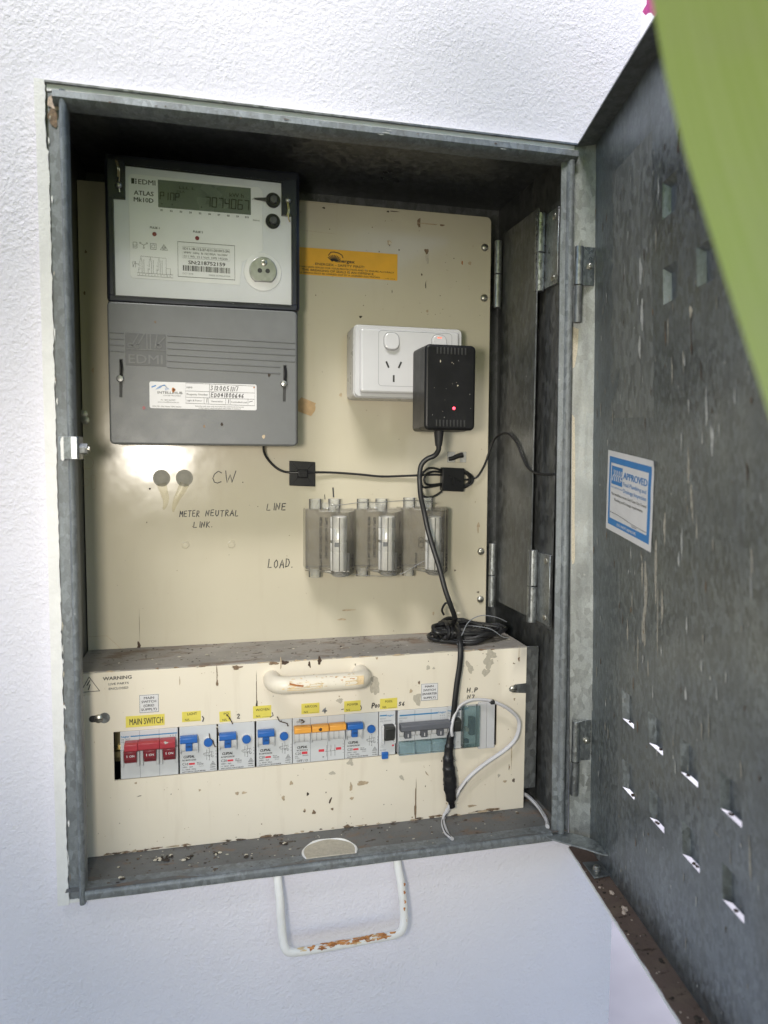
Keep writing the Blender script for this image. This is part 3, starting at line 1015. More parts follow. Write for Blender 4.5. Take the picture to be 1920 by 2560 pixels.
# blue and white approval sticker
b = MB(); fnS = lambda o: (lambda u, v: door_pt(u, v, 1.6 + o))
sk = lambda u: 264.8 - (u - 50.6) * .096           # the sticker is a little askew
def stk(o):
    def fn(u, v):                                      # u 0..1 to the right, v 0..1 up
        sl = 43.8 + (50.6 - 43.8) * v
        s_ = sl + u * 101.6
        z = 192.5 + 72.3 * v - 9.7 * u
        lift = .7 * max(0, u - .8) * 5 * max(0, v - .9) * 10 + .35 * mnoise.noise(Vector((u * 6, v * 5, 1)))
        return door_pt(s_, z, crease(s_, z) + .5 + o + lift)
    return fn
vs = []; fs = []; G = 12
for j in range(G + 1):
    for i in range(G + 1): vs.append(stk(0)(i / G, j / G))
for j in range(G):
    for i in range(G): fs.append((j * (G + 1) + i, j * (G + 1) + i + 1, (j + 1) * (G + 1) + i + 1, (j + 1) * (G + 1) + i))
b.add(vs, fs, "paper")
def band(u0, u1, v0, v1, mat, o, nseg=10):
    for k in range(nseg):
        if u1 - u0 > v1 - v0:
            a, c = u0 + (u1 - u0) * k / nseg, u0 + (u1 - u0) * (k + 1) / nseg
            b.rect(a, c, v0, v1, mat, stk(o))
        else:
            a, c = v0 + (v1 - v0) * k / nseg, v0 + (v1 - v0) * (k + 1) / nseg
            b.rect(u0, u1, a, c, mat, stk(o))
band(.045, .955, .855, .93, "paper_blue", .12); band(.045, .955, .075, .16, "paper_blue", .12)
band(.045, .085, .16, .855, "paper_blue", .12); band(.90, .955, .16, .855, "paper_blue", .12)
band(.105, .36, .595, .82, "paper_blue", .12)
for q in range(5):
    u = .135 + q * .045
    b.ribbon([(u, .645), (u + .012, .70), (u + .045, .72), (u + .03, .77)], .017, "paper", stk(.26))
T = stk(.26)
b.text("APPROVED", .385, .70, .085, "paper_blue", T, w=.50, bold=.03)
b.text("Final Plumbing and", .39, .615, .05, "paper_blue", T, w=.48)
b.text("Drainage Inspection", .39, .535, .05, "paper_blue", T, w=.48)
b.text("Gold Coast City Council", .105, .55, .022, "paper_blue", T, w=.26)
b.text("This installation meets Gold Coast City Council", .115, .46, .034, "ink_soft", T, w=.76)
b.text("Plumbing and Drainage requirements", .19, .395, .034, "ink_soft", T, w=.62)
b.ribbon([(.10, .24), (.30, .235), (.6, .205), (.89, .19)], .006, "ink_soft", T)
b.text("Signature", .60, .175, .02, "ink_soft", T, w=.10)
b.text("DO NOT REMOVE", .27, .098, .034, "paper", T, w=.42, bold=.02)
b.build("approval_sticker", door)

# ------------------------------------------------------------------ hinged meter panel (cream sheet at the back)
BY = 78.8
panel = thing("meter_board", "cream painted steel panel hinged across the back of the box", "panel", (175, BY, 56))
b = MB()
ol = [(-37.8, 54), (393.5, 54)] + [(393.5 - 1.9, 517)] + [(391.6 - 6 + 6 * math.cos(t), 516.6 + 6 * math.sin(t)) for t in [PI / 2 * k / 6 for k in range(1, 7)]] + [(-37.8, 522.8)]
b.prism(ol, 'y', BY, BY + 2.0, "cream_board", .5, 2)
sheet = b.build("sheet", panel)
F = front(BY - .12)
for (x, z) in ((384.2, 489.4), (384.5, 434.4), (386.0, 149.6), (386.4, 94.1)):
    b = MB(); b.lathe((x, BY, z), (0, -1, 0), [(4.3, 0), (4.1, .8), (3.2, 1.9), (1.7, 2.6), (0, 2.8)], "screw_steel", 18); b.build("rivet", panel)
for (z0, z1, zm) in ((424, 497, 460.5), (85.5, 159, 122)):
    b = MB()
    for (a, c) in ((z0, zm - .4), (zm + .4, z1)):
        b.lathe((399, 76, a), (0, 0, 1), [(0, 0), (3.6, 0), (4, .5), (4, c - a - .5), (3.6, c - a), (0, c - a)], "galv_hinge", 18)
    b.box(399, 405, 78.5, 80, z0, z1, "galv_dark")
    b.build("hinge", panel)
def outline(pts, name, w=.35, mat="rust_stain"):
    m = MB(); m.ribbon(pts, w, mat, F, closed=True); return m.build(name, sheet)
circ = lambda x, z, r, n=28: [(x + r * math.cos(2 * PI * k / n), z + r * math.sin(2 * PI * k / n)) for k in range(n)]
outline(circ(-34.2, 248.8, 6), "knockout_ring"); outline(circ(-36.6, 229.2, 3.6), "knockout_ring")
outline(rrect(-31, -26.6, 222, 236.5, 2.1), "knockout_slot")
b = MB(); b.ribbon([(-37.5, 72), (-19.6, 72.3), (-4.4, 56.5)], .4, "rust_stain", F); b.build("knockout_crease", sheet)
for (x, z) in ((-36.5, 297), (-35, 291)):
    b = MB(); b.lathe((x, BY, z), (0, -1, 0), [(4.4, 0), (4.4, 2.2), (2.4, 2.6), (0, 2.8)], "screw_steel", 6); b.build("nut", panel)
for (x, z) in ((59.4, 164.4), (106.2, 163.9)):
    b = MB(); b.lathe((x, BY, z), (0, -1, 0), [(4.4, 0), (4.2, .7), (3.0, 1.0), (2.6, .5), (0, .6)], "cream_board", 6); b.build("bolt_head", panel)
# two blobs of clear sealant, run down from filled holes
rg = random.Random(2)
for (x, tail) in ((36.7, [(38, 222), (40.5, 213), (40, 206), (38, 201)]), (59.3, [(57, 222), (52, 213), (49, 205), (47.6, 198.5)])):
    b = MB()
    b.ball((x, BY + .6, 233.4), 9.6, 1.3, 9.8, "gel", 28, 16, .02, rg)
    b.tube([(x, BY, 228)] + [(p[0], BY, p[1]) for p in tail], lambda t: 4.6 * (1 - t) ** .8 + .7, "clear_gel", 12, flat=.16, flatdir=(0, 1, 0))
    sb = b.build("sealant_blob", panel)
    b = MB(); b.poly(circ(x, 233.6, 8.6), "gel", front(BY - .3)); b.build("hole_fill", sb)
# handwriting in black marker
rg = random.Random(14)
def note(txts, w=1.0):
    m = MB()
    for (t, x0, z0, x1, h, sl) in txts: hand(m, t, x0, z0, x1, h, w, "marker", F, rg, sl)
    return m.build("handwritten_note", sheet)
note([("CW", 87, 228.8, 113, 12, 0), (".", 118, 228.6, 120, 5, 0)])
note([("METER", 54, 193.4, 75, 6.4, .0), ("NEUTRAL", 80, 193.6, 115, 6.2, .0), ("LINK.", 67.5, 182, 88.5, 5.4, .01)], .95)
note([("LINE", 143, 199.3, 165, 7.2, .0)])
note([("LOAD.", 144, 137.5, 172.5, 9.2, .01)])
b = MB(); b.ribbon([(205.2, 215.5), (205.7, 210.7)], .9, "marker", F); b.ribbon([(214.4, 222.8), (215, 213.2)], 1.6, "marker", F); b.build("marker_tick", sheet)
# orange safety label
b = MB(); LX0, LX1, LZ0, LZ1 = 155, 284.3, 447, 474.9
b.box(LX0, LX1, BY - .25, BY, LZ0, LZ1, "orange_label", .1, 1)
ol_ = b.build("safety_label", panel)
b = MB(); T = front(BY - .34)
b.text("energex", 217.5, 462.0, 3.4, "ink", T, w=19.5, bold=.05)
for q in range(9):
    a0 = math.radians(35 + q * 13)
    cx, cz = 214.8, 461.2
    b.ribbon([(cx + math.cos(a0) * r_, cz + math.sin(a0) * r_ * .95) for r_ in (2.2, 5, 8.2)], .95, "ink", T)
b.ribbon([(209, 468.5), (211.5, 471.8), (215, 472.3), (220, 471.5), (223.5, 469.5), (224.5, 467)], .9, "ink", T)
b.text("ENERGEX - SAFETY FIRST!", 195, 457.6, 2.5, "ink", T, w=52.5, bold=.012)
b.text("EQUIPMENT HAS BEEN SEALED FOR YOUR PROTECTION AND TO ENSURE ACCURACY", 163.5, 454.3, 1.75, "ink", T, w=117, bold=.012)
b.text("THE BREAKING OF SEALS IS AN OFFENCE", 181, 451.0, 2.4, "ink", T, w=77, bold=.012)
b.text("ALL WIRING MUST BE CARRIED OUT BY A LICENSED ELECTRICIAN", 176.5, 448.2, 1.75, "ink", T, w=88, bold=.012)
b.text("LI.No. 17279", 270.5, 447.9, 1.0, "ink", T, w=11)
b.build("lettering", ol_)
# outline where an older label sat, and a scrap of brown tape
b = MB(); b.ribbon([(172, 492.5), (218, 491), (218, 521), (172, 521.5)], .3, "rust_stain", F); b.build("label_ghost", sheet)
b = MB(); b.prism([(174.9, 313.5), (180.3, 319.3), (195.9, 313.3), (194.2, 311), (195.4, 309.6), (194.8, 305.4), (190.4, 299.6), (175.3, 305.0)], 'y', BY - .5, BY - .05, "kraft", .12, 1); b.build("tape_scrap", panel)
# small rectangular slot with a stub of black cable tie
b = MB(); b.box(344, 366.4, BY - .2, BY - .05, 251.3, 263, "slot_dark"); b.box(353, 358.5, BY - 1.6, BY - .25, 251.3, 263, "cream_board", .5, 2)
sl = b.build("tie_slot", panel)
b = MB(); b.box(344.2, 366.2, BY - .24, BY - .21, 251.5, 262.8, "bird_pale"); b.build("slot_back", sl)
b = MB(); b.tube([(345, BY - 2, 255), (350, BY - 2.6, 256), (356, BY - 2.6, 258.5), (361, BY - 2.4, 259.5)], lambda t: 2.2 + .9 * t, "black_rubber", 10); b.build("cable_tie", sl)
# grime on the sheet
rg = random.Random(77)
b = MB(); k = .0
for (x, z, rx, rz, m_) in [(308, 510, 2.0, 5, "brown_drip"), (318, 509.6, 12, .7, "rust_stain"), (334, 509.4, 2.6, 1, "brown_drip"), (275, 486.5, 2.4, 2.2, "rust_stain"), (275.6, 486.2, 1.4, 1.3, "husk"), (316.8, 480.3, 2.4, 3, "brown_drip"), (318, 473, 2.2, 5, "bare_putty"), (311.7, 455.2, .9, 1.5, "soil"),
    (316.4, 444.3, .5, 4, "soil_dark"), (358.1, 470.9, .9, 1.9, "rust"), (367, 471.2, 2, 2, "rust_stain"), (243.9, 406.5, 1.7, 1.2, "soil_dark"), (278.5, 435.2, .35, 2, "soil_dark"), (222.5, 322.9, 1.5, 2, "rust_stain"), (204, 516.7, 1.6, .9, "soil_dark"), (273.3, 518.8, 1.6, .8, "soil_dark"), (280, 519.6, 5, .5, "soil"),
    (318.5, 416.5, 1.4, 1.4, "rust_stain"), (286, 479.5, .8, .7, "soil_dark"), (333, 434, .5, .6, "soil"), (357, 473, .3, 3, "rust_stain"), (382, 176, .8, 6, "rust_stain"), (382.4, 180, 1.7, 3, "rust_stain"), (355, 128.5, 1.0, 1.0, "soil_dark"), (383.5, 102.5, 1.6, .9, "soil_dark"), (11.6, 60.5, 1.6, 4.2, "nest"), (12.5, 80, .16, 16, "soil"), (25, 222.5, .9, 1.0, "soil_dark"), (21.5, 188, .5, .8, "soil"), (232, 88, 8, .9, "rust_stain"), (225, 78, 5, 1.2, "rust_stain"), (330, 80, 1.2, 2, "rust_stain"), (-33, 415, .9, 2, "brown_drip"), (-31, 455, 1.0, 1.6, "brown_drip"), (-27, 340, 1.2, 2.6, "rust_stain"), (167, 172, .5, .5, "soil")]:
    b.blob(x, z, rx, rz, m_, front(BY - .14 - k), rg, 14, .3); k += .003
for q in range(70):
    r_ = rg.uniform(.22, .6)
    b.blob(rg.uniform(170, 385), rg.uniform(410, 518), r_, r_ * rg.uniform(.7, 1.6), rg.choice(["brown_drip", "rust_stain", "soil"]), front(BY - .14 - k), rg, 8, .3); k += .001
for q in range(55):
    r_ = rg.uniform(.2, .5)
    b.blob(rg.uniform(-30, 385), rg.uniform(62, 400), r_, r_ * rg.uniform(.7, 1.6), rg.choice(["brown_drip", "rust_stain", "soil"]), front(BY - .14 - k), rg, 8, .3); k += .001
b.build("grime", panel, "stuff")

# ------------------------------------------------------------------ electricity meter
MF = 18.0
meter = thing("electricity_meter", "grey electronic electricity meter with LCD and clear sealed cover", "meter", (82, BY, 268))
b = MB()
b.box(-6, 171, 30, BY - .2, 268.5, 400, "meter_grey", 2, 2)
b.box(-6, 172.5, 26, BY - .2, 398.5, 531, "navy", 3, 2)
b.build("case", meter)
b = MB()                                           # navy bezel of the upper cover
for (x0, x1, z0, z1) in ((-2.6, 168.2, 397.2, 402.6), (-2.6, 2.6, 402.6, 520), (163.2, 168.2, 402.6, 519)):
    b.box(x0, x1, MF - .6, 30, z0, z1, "navy", .8, 2)
b.prism([(-2.6, 488), (12.6, 488.4), (12.8, 522), (-2.6, 523)], 'y', MF - .8, 28, "navy", .6, 2)
b.prism([(153.8, 485.6), (168.2, 485.8), (168.2, 521), (153.8, 518)], 'y', MF - .8, 28, "navy", .6, 2)
b.build("bezel", meter)
b = MB(); b.prism([(1.5, 402), (163.5, 401), (163.5, 487), (154, 487), (154.2, 516.2), (13, 518.4), (12.6, 489), (1.5, 489)], 'y', MF + 1.4, MF + 4, "meter_face", .3, 1)
face = b.build("face", meter)
b = MB(); lab = [(17, 419), (15.5, 422), (15.5, 509), (18, 512), (133, 510.2), (136.2, 507), (136.2, 452), (116.5, 440), (114.5, 418.4)]
b.prism(lab, 'y', MF + .9, MF + 1.6, "meter_label", .25, 1); b.build("faceplate", meter)
b = MB(); b.box(41.2, 125.2, MF + .5, MF + 1.5, 484.2, 508.8, "lcd", .3, 1)
lcd = b.build("display", meter)
b = MB(); T = front(MF + .42)
def seg7(m, ch, x, z, w, h, th):
    S = {'a': [(0, 1), (1, 1)], 'b': [(1, 1), (1, .5)], 'c': [(1, .5), (1, 0)], 'd': [(0, 0), (1, 0)], 'e': [(0, 0), (0, .5)], 'f': [(0, .5), (0, 1)], 'g': [(0, .5), (1, .5)]}
    D = {'0': 'abcdef', '7': 'abc', '4': 'fgbc', '6': 'afedcg', 'P': 'abgfe', 'n': 'eabf', '1': 'bc', 'p': 'abgfe', 'i': 'e', 'N': 'efabc'}
    for k in D[ch]:
        (a, c), (d, e) = S[k]
        q = .07
        a, d = a + (d - a) * q, d - (d - a) * q
        c, e = c + (e - c) * q * .6, e - (e - c) * q * .6
        m.ribbon([(x + a * w + c * h * .05, z + c * h), (x + d * w + e * h * .05, z + e * h)], th, "lcd_seg", T)
for ch, x in (('7', 83.5), ('0', 89.3), ('7', 95.2), ('4', 101), ('0', 107), ('6', 113), ('7', 119)):
    seg7(b, ch, x, 488.5, 4.0, 8.4, 1.05)
b.poly(circ(106.2, 488.4, .45, 8), "lcd_seg", T)
for ch, x in (('P', 43), ('1', 46.8), ('N', 52), ('P', 56.5)): seg7(b, ch, x, 491.4, 3.1, 6.4, .9)
for x in (44.5, 53.6, 79.8): b.poly([(x - .7, 488), (x, 486.4), (x + .7, 488)], "lcd_seg", T)
b.text("kW h", 105.5, 499.3, 3.6, "lcd_seg", T, w=13, bold=.02); b.text("LLL L", 60, 502.3, 2.4, "lcd_seg", T, w=14); b.text("DLA", 58, 498.8, 2.0, "lcd_seg", T, w=7)
b.build("segments", lcd)
b = MB(); T = front(MF + .8)
b.rect(18, 20.7, 503.2, 508, "ink", T)
for q in range(3): b.rect(21.3, 22.7, 503.3 + q * 1.7, 504.4 + q * 1.7, "ink", T)
b.text("EDMI", 24.2, 503.3, 4.6, "ink", T, w=14.8, bold=.004)
b.text("ATLAS", 20.2, 493.6, 4.0, "ink", T, w=17, bold=.022); b.text("Mk10D", 20, 487.6, 4.0, "ink", T, w=17, bold=.022)
for q in range(10): b.text("E%d" % (q + 1), 44.2 + q * 8.58, 481.0, 1.7, "ink_soft", T, align='c', bold=.03)
b.text("PULSE 1", 37.8, 464.6, 1.9, "ink_soft", T, align='c', bold=.03); b.text("PULSE 2", 76.4, 463.9, 1.9, "ink_soft", T, align='c', bold=.03)
b.text("Cont", 126.3, 498.2, 1.5, "ink_soft", T, w=5); b.text("Select", 127, 479.0, 1.6, "ink_soft", T, w=6.4)
b.ribbon(rrect(18.6, 22.0, 446, 451.4, .5, 2), .3, "ink_soft", T, closed=True); b.ribbon([(19.4, 449.5), (19.4, 447.4), (21.1, 447.4), (21.1, 449.5)], .3, "ink_soft", T)
for (x, z) in ((24.9, 451), (30.7, 451), (27.9, 446.7)): b.ribbon(circ(x, z, .65, 10), .28, "ink_soft", T, closed=True)
b.ribbon([(25.2, 450.5), (27.9, 449.2), (30.3, 450.6)], .35, "ink_soft", T); b.ribbon([(27.9, 449.2), (27.9, 447.4)], .35, "ink_soft", T)
b.ribbon([(33.8, 446), (38.8, 446), (38.8, 451.2), (33.8, 451.2)], .45, "ink_soft", T, closed=True); b.ribbon([(35, 447.3), (37.6, 447.3), (37.6, 449.9), (35, 449.9)], .4, "ink_soft", T, closed=True)
b.ribbon([(42.4, 446), (49, 446), (45.7, 451)], .6, "ink_soft", T, closed=True); b.ribbon(circ(45.7, 447.9, 1.2, 12), .35, "ink_soft", T, closed=True); b.ribbon([(45, 448), (45.6, 447.3), (46.6, 448.7)], .35, "ink_soft", T)
# wiring diagram
for (x, ) in ((25.2,), (33.4,), (41.2,)):
    b.ribbon([(x, 439.2), (x, 436.6)], .25, "ink_soft", T); b.ribbon([(x - 1, 436.6), (x + 1, 436.6), (x, 435.2)], .3, "ink_soft", T, closed=True)
    b.ribbon([(x - .9, 435), (x - .9, 429.8), (x - 2.6, 431.4)], .25, "ink_soft", T); b.ribbon([(x - 2, 428.8), (x - 2, 424)], .25, "ink_soft", T); b.ribbon([(x + .9, 435.6), (x + .9, 424)], .25, "ink_soft", T); b.ribbon([(x + 2.6, 436.4), (x + 2.6, 424)], .25, "ink_soft", T); b.ribbon([(x - 2, 427.2), (x - .9, 427.2), (x - .9, 429)], .25, "ink_soft", T)
b.ribbon([(25.2, 439.2), (47.4, 438.6), (47.4, 424)], .25, "ink_soft", T); b.ribbon([(47.4, 429.5), (51.2, 429.5), (51.2, 424)], .25, "ink_soft", T)
b.ribbon([(18.2, 429), (20.4, 429), (20.4, 434), (18.2, 434)], .3, "ink_soft", T, closed=True); b.ribbon([(18.4, 429.3), (20.2, 433.7)], .25, "ink_soft", T); b.ribbon([(20.4, 432), (23.4, 432)], .25, "ink_soft", T)
b.ribbon([(21.8, 421.6), (53.4, 421.3), (53.4, 424), (21.8, 424)], .3, "ink_soft", T, closed=True)
for q in range(11): b.text(str(q + 1), 23.8 + q * 2.7, 422.1, 1.2, "ink_soft", T, align='c')
# serial plate
b.ribbon([(58, 423), (109.8, 423), (109.8, 454.6), (58, 454.6)], .55, "ink_soft", T, closed=True)
b.ribbon([(62.2, 440.2), (105.4, 440.2), (105.4, 450.8), (62.2, 450.8)], .25, "ink_grey", T, closed=True)
b.text("1D11-1B-112-27-G11-201012-2N", 62.8, 447.8, 2.2, "ink_soft", T, w=42, bold=.02); b.text("3P4W  50Hz  Ib 10(100)A  Vn:240V", 63.2, 444.4, 1.9, "ink_soft", T, w=40); b.text("Cl 1 Wh  Cl 2 Varh  NMI 14/2/66", 63.2, 441.0, 1.9, "ink_soft", T, w=40)
b.text("SN:218752159", 67.4, 434.9, 3.4, "ink", T, w=33.5, bold=.022)
rg = random.Random(9); x = 62.4
while x < 105:
    wd = rg.choice((.4, .4, .7, 1.0)); b.rect(x, x + wd, 428.6, 433.6, "ink_soft", T); x += wd + rg.choice((.35, .45, .7))
b.text("OCT 2018", 62, 425.4, 1.5, "ink_grey", T, w=9.5); b.text("MADE IN MALAYSIA", 86, 425.2, 1.5, "ink_grey", T, w=19.5)
b.build("lettering", meter)
for (x, z) in ((37.5, 459.7), (75.6, 459)):
    b = MB(); b.lathe((x, MF + 1, z), (0, -1, 0), [(1.9, 0), (1.9, .5), (1.4, .8), (0, .9)], "red_dark", 16); b.build("pulse_lamp", meter)
for (x, z) in ((145.9, 499.2), (145.6, 479.8)):
    b = MB()
    b.lathe((x, MF + 1.5, z), (0, -1, 0), [(6.8, 0), (6.9, 2.4), (6.4, 3.2), (4.6, 3.2), (4.4, 2.6), (0, 2.6)], "black_rubber", 24)
    bt = b.build("button", meter)
    b = MB(); b.lathe((x + .4, MF - 1, z), (0, -1, 0), [(3.5, 0), (3.5, 3), (3.0, 3.6), (0, 3.7)], "meter_grey_dark", 20); b.build("plunger", bt)
b = MB(); b.prism([(127.5, 499.6), (140, 501), (140, 497.6), (131, 498.4)], 'y', MF - 1.4, MF + .8, "ink_soft", .2, 1); b.build("pointer", meter)
# optical port
b = MB()
b.lathe((136, MF + 1.2, 432), (0, -1, 0), [(18, 0), (17.6, 1.2), (16.6, 1.6), (0, 1.6)], "meter_label", 36)
port = b.build("optical_port", meter)
b = MB(); pts = [(136 + 13 * math.cos(t), 432 + 13 * math.sin(t)) for t in [math.radians(-122 + k * 364 / 30 * .672 * 1.0) for k in range(31)]]
pts = [(136 + 12.9 * math.cos(t), 432.3 + 12.9 * math.sin(t)) for t in [math.radians(-52 + 284 * k / 30) for k in range(31)]]
b.prism(pts, 'y', MF - 4.2, MF - .2, "steel", .7, 2)
b.lathe((136.9, MF - 4.2, 439.5), (0, -1, 0), [(3, 0), (3, .5), (2.4, .9), (0, .9)], "screw_steel", 18)
b.build("port_plate", port)
b = MB()
for x in (132.9, 140.2): b.poly(circ(x, 432.1, 2.2, 18), "slot_dark", front(MF - 4.26))
b.ribbon([(135.6, 439.5), (138.2, 439.5)], .5, "slot_dark", front(MF - 5.16)); b.ribbon([(136.9, 438.2), (136.9, 440.8)], .5, "slot_dark", front(MF - 5.16))
b.build("port_window", port)
b = MB(); b.prism([(1, 401.6), (164, 400.6), (164, 487), (154.6, 487), (154.8, 517), (12.4, 519.2), (12, 489.5), (1, 489.5)], 'y', MF - 1.6, MF - .9, "clear_cover", .3, 1); b.build("clear_window", meter)
# wire seals
for (x, pts) in ((7.6, [(6.6, 520, -2), (8.4, 513, -3), (8.2, 506, -1), (7.4, 500, 0), (8, 494, 1)]), (160, [(159.8, 499, -1), (161, 490, -2), (160, 484, -2), (161.4, 479.5, -1)])):
    b = MB(); b.tube([(p[0], MF - 2 + p[2], p[1]) for p in pts], .7, "wire_gold", 8)
    b.tube([(p[0] - 1.2, MF - 2 + p[2], p[1] + .8) for p in pts[:3]], .7, "wire_gold", 8)
    b.ball((x, MF - 2.4, 499.8), 3.0, 2, 3.0, "steel", 14, 8); b.build("wire_seal", meter)
# terminal cover
b = MB(); tc = rrect(-5, 168.5, 266.8, 397.0, 4, 4)
b.prism(tc, 'y', MF, 60, "meter_grey", 1.6, 2)
cov = b.build("terminal_cover", meter)
b = MB(); b.box(10.3, 46.2, MF - .25, MF + .8, 339.6, 369, "meter_grey_dark", .15, 1); em = b.build("emblem", cov)
b = MB(); T = front(MF - .62)
b.rect(10.5, 46, 354.0, 354.7, "meter_grey", T)
b.text("EDMI", 13, 341.5, 8.6, "meter_grey", T, w=30, bold=.0)
for (x0, z0, x1, z1) in ((16, 357.5, 22, 368.4), (20.5, 357, 27, 368.4), (29.4, 355, 29.4, 368.4), (32.5, 355, 32.5, 368.4), (36.5, 356.5, 38.5, 368.4), (38.5, 359, 45.6, 366.5)): b.ribbon([(x0, z0), (x1, z1)], 1.0, "meter_grey", T)
for (x, z) in ((14.5, 357.8), (20.5, 357.4), (40.2, 358)): b.ribbon(circ(x, z, 1.8, 14), .7, "meter_grey", T, closed=True)
b.build("relief", em)
for k, (xa, za, xb, zb) in enumerate([(-3.5, 368.8, 9, 368.7), (-3.5, 363.2, 9, 363.1), (-3.5, 357.6, 9, 357.5), (-3.5, 352, 9, 351.8), (47.6, 368.2, 166.5, 366.4), (47.5, 362.4, 166.5, 360.6), (47.4, 356.5, 166.5, 354.6), (47.3, 350.6, 166.5, 348.5), (47.2, 344.8, 152.3, 342.8), (47.2, 339.0, 152.3, 336.7)]):
    b = MB(); b.prism([(xa, za + .55), (xa, za - .55), (xb, zb - .55), (xb, zb + .55)], 'y', MF - .55, MF + .4, "meter_grey", .25, 1); b.build("rib", cov)
for x in (5.4, 155.8):
    b = MB(); b.prism([(x - 1.2, 310), (x + 1.4, 310), (x + 2.4, 345), (x - .6, 345)], 'y', MF - .35, MF + .4, "slot_dark", .1, 1); b.build("seal_slot", cov)
    b = MB(); b.lathe((x, MF, 327), (0, -1, 0), [(3.5, 0), (3.4, 1), (2.6, 2.2), (0, 2.8)], "steel", 16); b.tube([(x + 1, MF - 1, 329), (x + 1.6, MF - 1.4, 337), (x + .8, MF - 1, 344)], 1.5, "black_plastic", 8, flat=.6); b.build("seal_screw", cov)
b = MB(); b.prism(rrect(30.8, 129.5, 300.6, 325.3, 1.8), 'y', MF - .25, MF + .1, "paper", .08, 1)
fn = front(MF - .25)
stk_ = b.build("ownership_sticker", cov)
b = MB(); T = front(MF - .36)
fx = lambda x: x
b.ribbon([(63.3, 306), (127.4, 305), (127.8, 323.8), (63.4, 324.9)], .35, "ink_soft", T, closed=True)
b.ribbon([(63.3, 317.4), (127.7, 317.2)], .3, "ink_soft", T); b.ribbon([(63.3, 311.6), (127.6, 311.2)], .3, "ink_soft", T); b.ribbon([(85.2, 311.4), (85.2, 324.5)], .3, "ink_soft", T)
for x in (80.2, 84.2, 100.2, 104.4, 121.2): b.ribbon([(x, 306), (x, 311.4)], .25, "ink_soft", T)
b.text("NMI", 64.4, 320, 1.7, "ink_soft", T, w=5); b.text("Property Number", 64.4, 313.6, 1.8, "ink_soft", T, w=19.5); b.text("Light & Power", 64.4, 307.9, 1.6, "ink_soft", T, w=14); b.text("Generation", 86.6, 307.6, 1.6, "ink_soft", T, w=11); b.text("Controlled Load", 105.3, 307.4, 1.6, "ink_soft", T, w=15)
rg = random.Random(5)
hand(b, "3120051117", 86.2, 318.8, 113, 4.0, .62, "ink", T, rg, -.01, .1); hand(b, "ED041800646", 86.6, 312.5, 118, 3.8, .62, "ink", T, rg, -.01, .1)
hand(b, "1", 81.6, 307, 84, 3.6, .5, "ink", T, rg); hand(b, "1", 101.6, 306.8, 104, 3.6, .5, "ink", T, rg); b.ribbon([(122, 308.4), (125.4, 309.4)], .5, "ink", T)
b.text("INTELLIHUB", 38, 314.3, 2.3, "ink_soft", T, w=22.5, bold=.006); b.text("EXPLORE THE POSSIBLE", 43.5, 312.2, .9, "ink_soft", T, w=15.5); b.text("Ph: 1800 863 837", 41, 308, 1.1, "ink_soft", T, w=13); b.text("www.intellihub.com.au", 38, 306, 1.2, "ink_soft", T, w=19); b.text("FM1196 - MC Meter NMI Sticker", 33.4, 301.9, 1.2, "ink_soft", T, w=26)
b.text("Security seals may only be broken by authorised personnel", 72, 303, 1.2, "ink_soft", T, w=45); b.text("A final read is required before this meter is removed", 75, 301.2, 1.2, "ink_soft", T, w=39)
for q in range(4): b.ribbon([(36.5 + q * 1.2, 318 + q * .4), (40 + q, 321.2 + .3 * q), (44.5, 321.8 + .3 * q), (48.5 - q * .6, 318.6 + .3 * q), (45, 317.6 + q * .7)], .3, "paper_blue", T)
b.ribbon([(33, 320.2), (36.5, 321.6)], 1.0, "paper_blue", T)
b.blob(52.4, 318, 1.7, 2.1, "rust", front(MF - .45), rg, 12, .2); b.blob(52.6, 318.3, .7, .9, "soil_dark", front(MF - .5), rg, 10, .2); b.blob(127, 322.5, .6, 1, "rust", front(MF - .45), rg, 10, .2)
b.build("lettering", stk_)
b = MB(); rg = random.Random(3)
for (x, z, r_, m_) in ((25.5, 300.8, 1.4, "red_dark"), (96.5, 286.7, 1.3, "soil_dark"), (136, 275.4, 1.5, "rust_stain"), (136, 275.8, .8, "soil_dark"), (37, 380, .9, "brown_drip"), (141.5, 334.8, 1.4, "soil_dark"), (80, 284.5, 1.1, "brown_drip")): b.blob(x, z, r_, r_ * 1.2, m_, front(MF - .2 - .01 * r_), rg, 12, .2)
b.build("grime", meter, "stuff")

# ------------------------------------------------------------------ double power socket
sock = thing("power_socket", "white double power socket with rocker switches on surface block", "socket", (287, BY, 317))
b = MB(); b.prism(rrect(229, 345.4, 317.4, 391.8, 5), 'y', 42, BY - .1, "socket_shade", 1.2, 2); b.build("mounting_block", sock)
b = MB()
b.prism(rrect(230.2, 344.6, 318.4, 391, 5), 'y', 38.6, 42.6, "socket_white", .8, 2)
b.prism(rrect(234.5, 340.5, 322, 387.4, 3.5), 'y', 33.6, 39, "socket_white", 2.6, 3)
pl = b.build("faceplate", sock)
b = MB(); b.ribbon(rrect(253.5, 332, 329.5, 385.4, 3.5), .35, "ink_grey", front(33.52), closed=True); b.build("insert_seam", pl)
for x in (267, 318):
    b = MB(); b.prism(rrect(x - 7.8, x + 7.8, 366.2, 383.4, 6.4), 'y', 30.8, 34, "socket_white", 1.0, 2, fn=lambda c: Vector((c.x, c.y - (.10 * (374.8 - c.z) if c.y < 32.5 else 0), c.z)))
    rk = b.build("rocker_switch", sock)
    b = MB(); b.ribbon(rrect(x - 8.3, x + 8.3, 365.7, 383.9, 6.8), .4, "ink_grey", front(33.5), closed=True); b.build("rocker_gap", rk)
    if x > 300:
        b = MB(); b.box(x - 2.4, x + 2.4, 31.2, 31.6, 379.6, 381.0, "led_neon", .2, 1); b.build("neon_mark", rk)
